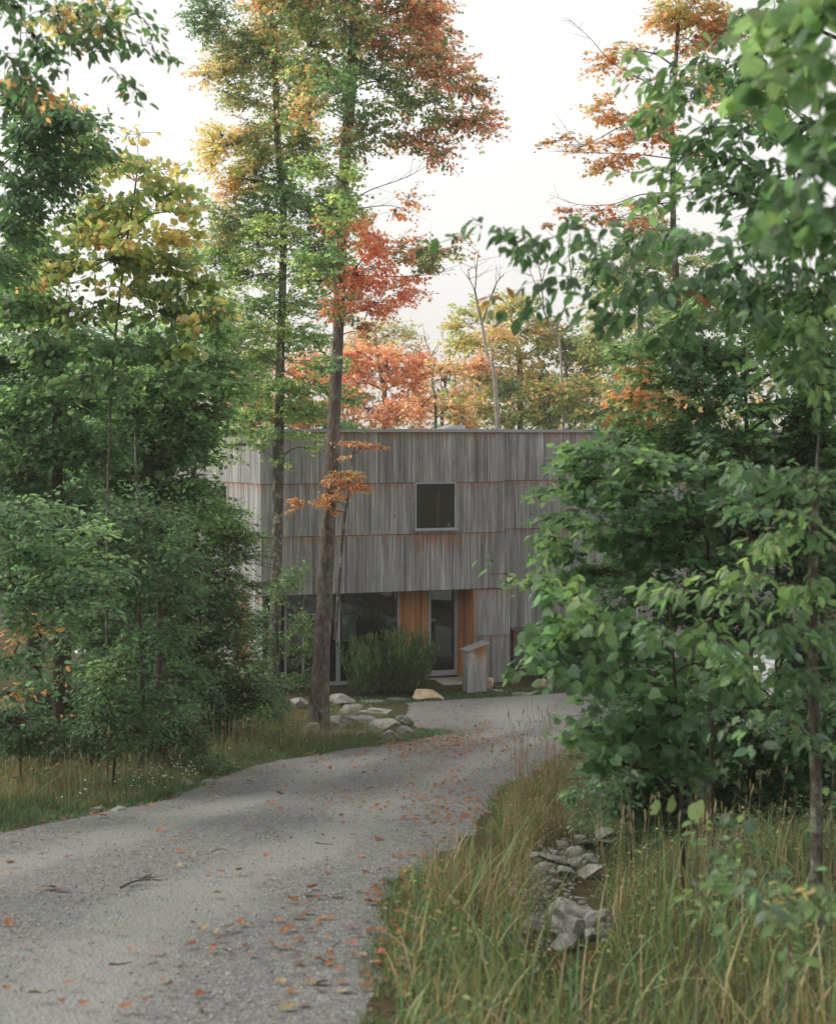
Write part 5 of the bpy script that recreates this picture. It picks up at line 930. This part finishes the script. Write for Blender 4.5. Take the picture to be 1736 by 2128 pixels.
# seed heads: tall stalks with cylindrical heads
def seedstalks(name, label, spots, n, hr, hl, hw, pal):
    b = Buf()
    for i in range(n):
        x, y = spots()
        z = G(x, y); h = rng.uniform(*hr); a = rng.uniform(0, 6.28); bn = rng.uniform(.02, .18) * h
        pts = catmull([(x, y, z), (x + .3 * bn * math.cos(a), y + .3 * bn * math.sin(a), z + h * .55), (x + bn * math.cos(a), y + bn * math.sin(a), z + h)], 4)
        c = colours(pal, 1)[0]; tube(b, pts, np.linspace(.0022, .0013, len(pts)), 3, C=c)
        e = pts[-1]; dr_ = norm(pts[-1] - pts[-2]); L_ = rng.uniform(*hl)
        tube(b, np.array([e + dr_ * L_ * t for t in (0, .15, .5, .85, 1)]), np.array([.2, .9, 1, .7, .1]) * hw, 5, C=colours(pal, 1)[0] * 1.15)
    tag(b.build(name, M_GRASS), label, 'grass', kind='stuff')
def rs1():
    u, v = random.uniform(1230, 1620), random.uniform(1760, 1960); q = GV(u, v); return q[0], q[1]
seedstalks('seed_head_grass', 'tall pale seed heads standing in front of the shaded trees', rs1, 60, (.45, .75), (.05, .1), .006, '53')
def rs2():
    u, v = random.uniform(1060, 1190), random.uniform(1600, 1660); q = GV(u, v); return q[0], q[1]
seedstalks('seed_head_grass', 'thin dark seed stalks rising at the bend of the driveway', rs2, 42, (.4, .95), (.05, .11), .0045, '443')
def rs3():
    y = random.uniform(12.5, 24); return ip(LE, y) - random.uniform(.4, 2.6), y
seedstalks('seed_head_grass', 'pale arching seed heads over the bank grass', rs3, 170, (.4, .8), (.06, .12), .005, '55')
# small white flowers on the bank
b = Buf(); n = 110; pos = []
for _ in range(n):
    y = random.choice((random.gauss(15.3, .9), random.gauss(17, 1.2))); x = ip(LE, y) - abs(random.gauss(.35, .3)); pos.append((x, y, G(x, y) + random.uniform(.1, .28)))
pos = np.array(pos)
for k in range(3):
    a = rng.uniform(0, 6.28, n); put(b, SMALL, pos, np.column_stack([np.cos(a), np.sin(a), rng.normal(size=n) * .3]), np.array([0, -.6, 1.]) + rng.normal(size=(n, 3)) * .4, np.full(n, .02), np.tile((.8, .8, .74), (n, 1)))
for q in pos: tube(b, np.array([(q[0], q[1], G(q[0], q[1])), q]), .0012, 3, C=(.09, .15, .06))
tag(b.build('white_wildflowers', M_GRASS), 'tiny white wildflowers in the grass at the driveway edge', 'flowers', kind='stuff')

# ------------------------------------------------------------------ fallen leaves, twigs, pebbles
def dz(x, y):                  # height of the drive surface
    s = (x - np.interp(y, DL[:, 1], DL[:, 0])) / max(.1, (np.interp(y, DRr[:, 1], DRr[:, 0]) - np.interp(y, DL[:, 1], DL[:, 0])))
    return G(x, y) + .012 + .035 * math.sin(max(0, min(1, s)) * math.pi) + .014
fproto = {}
for kind, (cl, lab) in {'o': ((.34, .15, .07), 'curled orange maple leaf lying on the gravel'), 'r': ((.19, .075, .045), 'dark reddish brown leaf lying on the gravel'), 'y': ((.33, .25, .14), 'pale straw-coloured leaf lying on the gravel')}.items():
    fproto[kind] = []
    for v in range(4):
        b = Buf(); put(b, MAPLE, np.array([[-.5, 0, .08]]), np.array([[1, 0, .1]]), np.array([[rng.normal() * .2, rng.normal() * .3, 1]]), np.array([1.]), np.array([np.array(cl) * rng.uniform(.8, 1.25)]), curl=np.array([rng.uniform(-.5, .5)]))
        V = b.v[0]; V[:, 2] += .25 * np.abs(V[:, 1]) * rng.uniform(.3, 1.6); V[:, 2] -= V[:, 2].min(); o = b.build('fallen_leaf', M_LITTER); fproto[kind].append((o.data, lab)); bpy.data.objects.remove(o)
def fallen(x, y, s, kind, group='fallen leaves on the driveway'):
    me, lab = random.choice(fproto[kind]); o = bpy.data.objects.new('fallen_leaf', me); COL.objects.link(o)
    o.location = (x, y, dz(x, y)); o.rotation_mode = 'ZYX'; o.rotation_euler = (random.gauss(-.17, .09), random.gauss(0, .1), random.uniform(0, 6.28)); o.scale = (s, s, s * .7); tag(o, lab, 'leaf', group)
random.seed(77)
placed = 0
# the leaves one can pick out in the photograph (view coords, size px, kind)
FL = [(22, 1812, 22, 'o'), (22, 1832, 16, 'y'), (84, 1790, 14, 'r'), (145, 1797, 18, 'r'), (105, 1865, 34, 'r'), (128, 1868, 26, 'r'), (80, 1872, 14, 'o'), (278, 1788, 14, 'r'), (375, 1785, 20, 'o'), (395, 1800, 12, 'o'), (497, 1828, 24, 'o'), (557, 1835, 18, 'r'), (372, 1818, 16, 'y'), (430, 1840, 16, 'o'), (450, 1873, 22, 'o'),
      (525, 1831, 10, 'r'), (480, 1945, 28, 'y'), (425, 1945, 22, 'y'), (455, 1953, 30, 'y'), (578, 1928, 28, 'o'), (600, 1945, 30, 'o'), (625, 1920, 30, 'r'), (637, 1871, 30, 'r'), (605, 1885, 26, 'o'), (700, 1873, 30, 'y'), (775, 1885, 34, 'o'), (750, 1862, 16, 'r'), (650, 1858, 24, 'o'), (665, 1840, 18, 'r'), (720, 1850, 16, 'o'),
      (53, 1988, 18, 'o'), (322, 2000, 26, 'o'), (272, 1993, 20, 'o'), (165, 1993, 10, 'r'), (322, 2028, 22, 'o'), (200, 2052, 18, 'o'), (143, 2070, 24, 'o'), (415, 2090, 26, 'r'), (350, 2068, 18, 'o'), (585, 2060, 24, 'y'), (668, 2060, 34, 'r'), (665, 2010, 30, 'o'), (668, 2078, 24, 'o'), (775, 2045, 30, 'r'), (175, 2112, 26, 'o'), (265, 2118, 30, 'o'), (425, 2116, 24, 'o'), (12, 2080, 18, 'o'), (80, 2093, 34, 'y'), (130, 2107, 20, 'r'), (395, 1984, 26, 'r'), (448, 1985, 16, 'r'), (510, 1985, 18, 'r'), (575, 1986, 24, 'o'), (750, 2000, 22, 'y'), (730, 1940, 18, 'r'), (770, 1945, 26, 'r'), (505, 1940, 18, 'y'), (400, 1940, 18, 'o'), (245, 1953, 22, 'y'),
      (210, 1706, 26, 'o'), (160, 1710, 12, 'o'), (60, 1706, 10, 'o'), (565, 1680, 14, 'o'), (580, 1662, 18, 'o'), (485, 1684, 10, 'o'), (690, 1756, 16, 'y'), (785, 1755, 24, 'r'), (340, 1738, 14, 'o'), (375, 1750, 8, 'r'), (330, 1742, 14, 'o'), (750, 1790, 16, 'o'), (245, 1785, 10, 'r'), (605, 1757, 10, 'r'), (520, 1632, 16, 'o'), (440, 1637, 20, 'o'), (360, 1665, 12, 'r')]
for u, v, s, k in FL:
    q = GV(u, v); fallen(q[0], q[1], s / FV * q[1] * 1.0, k)
n = 0
while n < 125:
    u = random.uniform(0, 1230); v = random.uniform(1480, 2125)
    if random.random() > .35 + .65 * (u / 900): continue
    q = GV(u, v)
    if not in_drive(q[0], q[1]) or (u < 560 and v > 1750 and random.random() < .6): continue
    fallen(q[0], q[1], random.uniform(.035, .07), random.choice('oorrry')); n += 1
b = Buf(); pts = []
while len(pts) < 1500:
    u = random.gauss(900, 90) if random.random() < .55 else random.uniform(560, 1250); v = random.gauss(1540, 22) if random.random() < .6 else random.uniform(1465, 1720); q = GV(u, v)
    if in_drive(q[0], q[1]): pts.append((q[0], q[1], dz(q[0], q[1])))
while len(pts) < 1900:
    y = random.uniform(6, 24); e = ip(LE, y) if random.random() < .5 and y > 11 else ip(RE, y); x = e + random.gauss(0, .18); pts.append((x, y, G(x, y) + .04))
pts = np.array(pts); n = len(pts); a = rng.uniform(0, 6.28, n)
put(b, MAPLEF, pts, np.column_stack([np.cos(a), np.sin(a), rng.normal(size=n) * .15]), np.array([0, 0, 1.]) + rng.normal(size=(n, 3)) * .3, rng.uniform(.03, .07, n), colours('wxx', n))
tag(b.build('leaf_litter', M_LITTER), 'scattered small red leaves strewn across the bend of the gravel', 'leaf litter', kind='stuff')
def twigo(label, pts, rad, forks=()):
    p = [GV(u, v) for u, v in pts]; p = [np.array([q[0], q[1], dz(q[0], q[1]) + .012]) for q in p]; o0 = p[0].copy()
    b = Buf(); tube(b, catmull(p, 4), np.linspace(rad, rad * .4, 4 * (len(p) - 1) + 1) if len(p) > 2 else np.linspace(rad, rad * .4, 5), 5)
    for f in forks:
        q = [GV(u, v) for u, v in f]; q = [np.array([t[0], t[1], dz(t[0], t[1]) + .03]) for t in q]; tube(b, np.array(q), np.linspace(rad * .6, rad * .3, len(q)), 4)
    o = b.build('fallen_twig', M_BARKD, None, o0); o.location = o0; tag(o, label, 'twig', 'fallen twigs on the gravel')
twigo('forked dark twig lying on the gravel among the leaves', [(252, 1869), (275, 1856), (300, 1852), (340, 1851)], .008, [[(300, 1852), (315, 1844), (298, 1838)], [(320, 1851), (290, 1853), (282, 1850)]])
twigo('thin straight twig on the gravel near the driveway bend', [(655, 1768), (672, 1770), (692, 1772)], .006)
twigo('short stick with frayed ends on the near gravel', [(228, 2031), (250, 2032), (276, 2029)], .006)
twigo('fine curved twig on the gravel beyond the forked one', [(440, 1790), (458, 1783), (478, 1788)], .004)
twigo('pale grass stem lying on the near gravel', [(60, 2095), (90, 2092), (118, 2090)], .004)
# loose pebbles
b = Buf(); ico = bmesh.new(); bmesh.ops.create_icosphere(ico, subdivisions=1, radius=1); iv = np.array([v.co[:] for v in ico.verts]); jf = np.array([[v.index for v in f.verts] for f in ico.faces]); ico.free()
pts = []
while len(pts) < 15000:
    y = 4.8 + 19 * random.random() ** 1.7; l, rr = np.interp(y, DL[:, 1], DL[:, 0]), np.interp(y, DRr[:, 1], DRr[:, 0]); s = random.random(); x = l + (rr - l) * s
    tr = math.exp(-((s - .30) / .11) ** 2) + math.exp(-((s - .72) / .10) ** 2)
    if random.random() < tr * .8 + .25 * patchy(x, y, 1.5, 2): continue
    if abs(x / y) > .34: continue
    pts.append((x, y, dz(x, y) - .012))
pts = np.array(pts); n = len(pts); sc = (rng.random(n) ** 2.5 * .009 + .0035)[:, None, None] * rng.uniform(.6, 1.1, (n, 1, 3)) * np.array([1, 1, .7])
V = iv[None] * sc * rng.uniform(.8, 1.2, (n, len(iv), 1)) + pts[:, None, :]
F = (jf[None] + (np.arange(n) * len(iv))[:, None, None]).reshape(-1, 3); cc = np.array([(.15, .15, .14), (.25, .25, .24), (.33, .33, .31), (.20, .19, .18)])[rng.integers(0, 4, n)] * rng.uniform(.8, 1.2, (n, 1))
b.v.append(V.reshape(-1, 3)); b.f.append(F); b.c.append(np.repeat(cc, len(iv), axis=0)); b.n = n * len(iv)
mp_, nt, out = mat('pebble'); at = N(nt, 'Attribute', attribute_name='tint'); bs = N(nt, 'BsdfPrincipled', Roughness=.85); L(nt, at.outputs[0], bs.inputs[0]); L(nt, bs.outputs[0], out.inputs[0])
tag(b.build('gravel_pebbles', mp_), 'loose grey pebbles on the driveway', 'gravel', kind='stuff')
# pale boulders on the far lawn
for i, (x0, x1, y0, y1, lab) in enumerate(((78, 125, 1326, 1342, 'long low pale boulder on the lawn seen through the trees'), (152, 182, 1345, 1368, 'round whitish boulder on the lawn seen through the trees'), (92, 118, 1420, 1440, 'small white rock on the lawn behind the dark trunk'), (60, 82, 1470, 1488, 'low pale rock at the shaded lawn edge'), (280, 300, 1388, 1402, 'white rock glimpsed behind the slim sapling'), (385, 405, 1430, 1441, 'pale rock deep under the shrubs'))):
    p = GV((x0 + x1) / 2, y1); d = p[1]; k = d / FV
    stone('boulder', lab, 'rock', (p[0], d * 1.0, G(p[0], d)), ((x1 - x0) * k, (x1 - x0) * k * .7, (y1 - y0) * k * 1.1), M_BULB if i in (1, 2, 4) else M_STONE, seed=200 + i, sink=.02)
def chips(name, label, ells, n, smin, smax):
    b = Buf(); pts = []
    while len(pts) < n:
        u0, v0, a, c = random.choice(ells); q = GV(u0 + random.gauss(0, a), v0 + random.gauss(0, c)); pts.append(q)
    pts = np.array(pts); sc = (smin + (smax - smin) * rng.random(n) ** 2)[:, None, None] * rng.uniform(.5, 1.2, (n, 1, 3)) * np.array([1, 1, .6])
    V = iv[None] * sc * rng.uniform(.6, 1.2, (n, len(iv), 1)) + pts[:, None, :]
    F = (jf[None] + (np.arange(n) * len(iv))[:, None, None]).reshape(-1, 3); cc = np.array([(.15, .15, .14), (.3, .29, .27), (.10, .10, .09), (.22, .2, .17)])[rng.integers(0, 4, n)]
    b.v.append(V.reshape(-1, 3)); b.f.append(F); b.c.append(np.repeat(cc, len(iv), axis=0)); b.n = n * len(iv); tag(b.build(name, mp_), label, 'gravel', kind='stuff')
chips('stone_rubble', 'small broken stones and chips between the roadside boulders', [(1180, 1915, 50, 26), (1190, 1780, 42, 22), (1120, 1850, 30, 30)], 1700, .008, .045)
chips('stone_rubble', 'small chips and grit around the maple rock pile and the house edge', [(760, 1515, 60, 14), (1040, 1438, 40, 6), (700, 1460, 50, 8)], 500, .015, .06)
# ------------------------------------------------------------------ parked car glimpsed under the boughs
def car():
    p = P(1560, 1500, 27); gx, gy = p[0], p[1]; gz = G(gx, gy); root = empty('parked_car', (gx, gy, gz), 'pale silver hatchback parked behind the leafy boughs beside the house', 'car', rz=R(62))
    prof = [(-2.05, .35), (-2.1, .6), (-2.02, .95), (-1.85, 1.05), (-1.45, 1.42), (-.9, 1.5), (.1, 1.49), (.45, 1.42), (1.1, 1.0), (1.9, .85), (2.1, .65), (2.12, .4), (2.0, .25), (-1.95, .25)]
    bm = bmesh.new(); rows = []
    for y, s in ((-.85, .0), (-.8, .06), (-.66, .1), (.66, .1), (.8, .06), (.85, 0)):
        rows.append([bm.verts.new((x * (.985 + .015 * s / .1), y * (1 - .18 * max(0, (z - .95) / .5)), z + (s - .1) * .25)) for x, z in prof])
    n = len(prof)
    for a, c in zip(rows, rows[1:]):
        for i in range(n): bm.faces.new((a[i], a[(i + 1) % n], c[(i + 1) % n], c[i]))
    bm.faces.new(rows[0][::-1]); bm.faces.new(rows[-1]); bmesh.ops.recalc_face_normals(bm, faces=bm.faces)
    me = bpy.data.meshes.new('body'); bm.to_mesh(me); bm.free(); me.materials.append(simple('car_paint', (.6, .61, .62), .25, .5, .3, .03)); me.polygons.foreach_set('use_smooth', np.ones(len(me.polygons), bool))
    o = bpy.data.objects.new('body', me); COL.objects.link(o); o.parent = root
    md = o.modifiers.new('b', 'BEVEL'); md.width = .03; md.segments = 2; md.limit_method = 'ANGLE'; md.angle_limit = .5
    gm = simple('car_glass', (.02, .022, .025), .08, .6); I = Frame((0, 0, 0), (1, 0), (0, -1))
    for sy in (-1, 1):
        b = Buf(); V = [(-1.45, sy * .86, .98), (.75, sy * .86, .98), (.3, sy * .80, 1.36), (-1.15, sy * .80, 1.36)]; V += [(a, y - sy * .03, z) for a, y, z in V]; b.add(V, QUADS); b.build('side_window', gm, root)
    for V in ([(-1.93, -.62, 1.08), (-1.93, .62, 1.08), (-1.52, .56, 1.40), (-1.52, -.56, 1.40)], [(1.05, -.66, 1.06), (1.05, .66, 1.06), (.52, .58, 1.41), (.52, -.58, 1.41)]):
        b = Buf(); sgn = 1 if V[0][0] > 0 else -1; V = [(x + sgn * .02, y, z) for x, y, z in V] + [(x - sgn * .03, y, z) for x, y, z in V]; b.add(V, QUADS); b.build('windscreen', gm, root)
    rm = simple('tail_lamp_red', (.6, .03, .015), .2, .5)
    for sy in (-1, 1):
        b = Buf(); I.box(b, -2.12, -2.0, sy * .74 - .1, sy * .74 + .1, .78, .98); b.build('tail_light', rm, root)
        b = Buf(); I.box(b, 2.0, 2.14, sy * .6 - .14, sy * .6 + .14, .6, .74); b.build('headlight', M_BULB, root)
    for wx in (-1.3, 1.3):
        for sy in (-1, 1):
            b = Buf(); tube(b, np.array([(wx, sy * .66, .31), (wx, sy * .68, .31), (wx, sy * .86, .31), (wx, sy * .88, .31)]), np.array([.22, .31, .31, .2]), 20); o = b.build('wheel', M_DARK, root)
            c = Buf(); tube(c, np.array([(wx, sy * .85, .31), (wx, sy * .895, .31), (wx, sy * .9, .31)]), np.array([.2, .18, .02]), 14); c.build('rim', M_METAL, o)
car()
print('LEAVES', NLEAF[0])

# thin haze added to lift the shadows; far trees fade, near things stay clear
hm, nt, out = mat('haze_air'); pv = N(nt, 'VolumePrincipled', Density=HAZE); pv.inputs['Color'].default_value = (1, .97, .92, 1); pv.inputs['Anisotropy'].default_value = .3
L(nt, pv.outputs[0], out.inputs['Volume'])
zs = [v for o in bpy.data.objects if o.name == 'ground' for v in (min(q.co.z for q in o.data.vertices), max(q.co.z for q in o.data.vertices))]
b = Buf(); Frame((0, 0, 0), (1, 0), (0, 1)).box(b, -410, 410, -70, 910, zs[0] - 1, 40); tag(b.build('haze', hm), 'thin pale haze added to lift the shadows and fade the far trees', 'haze', kind='stuff')
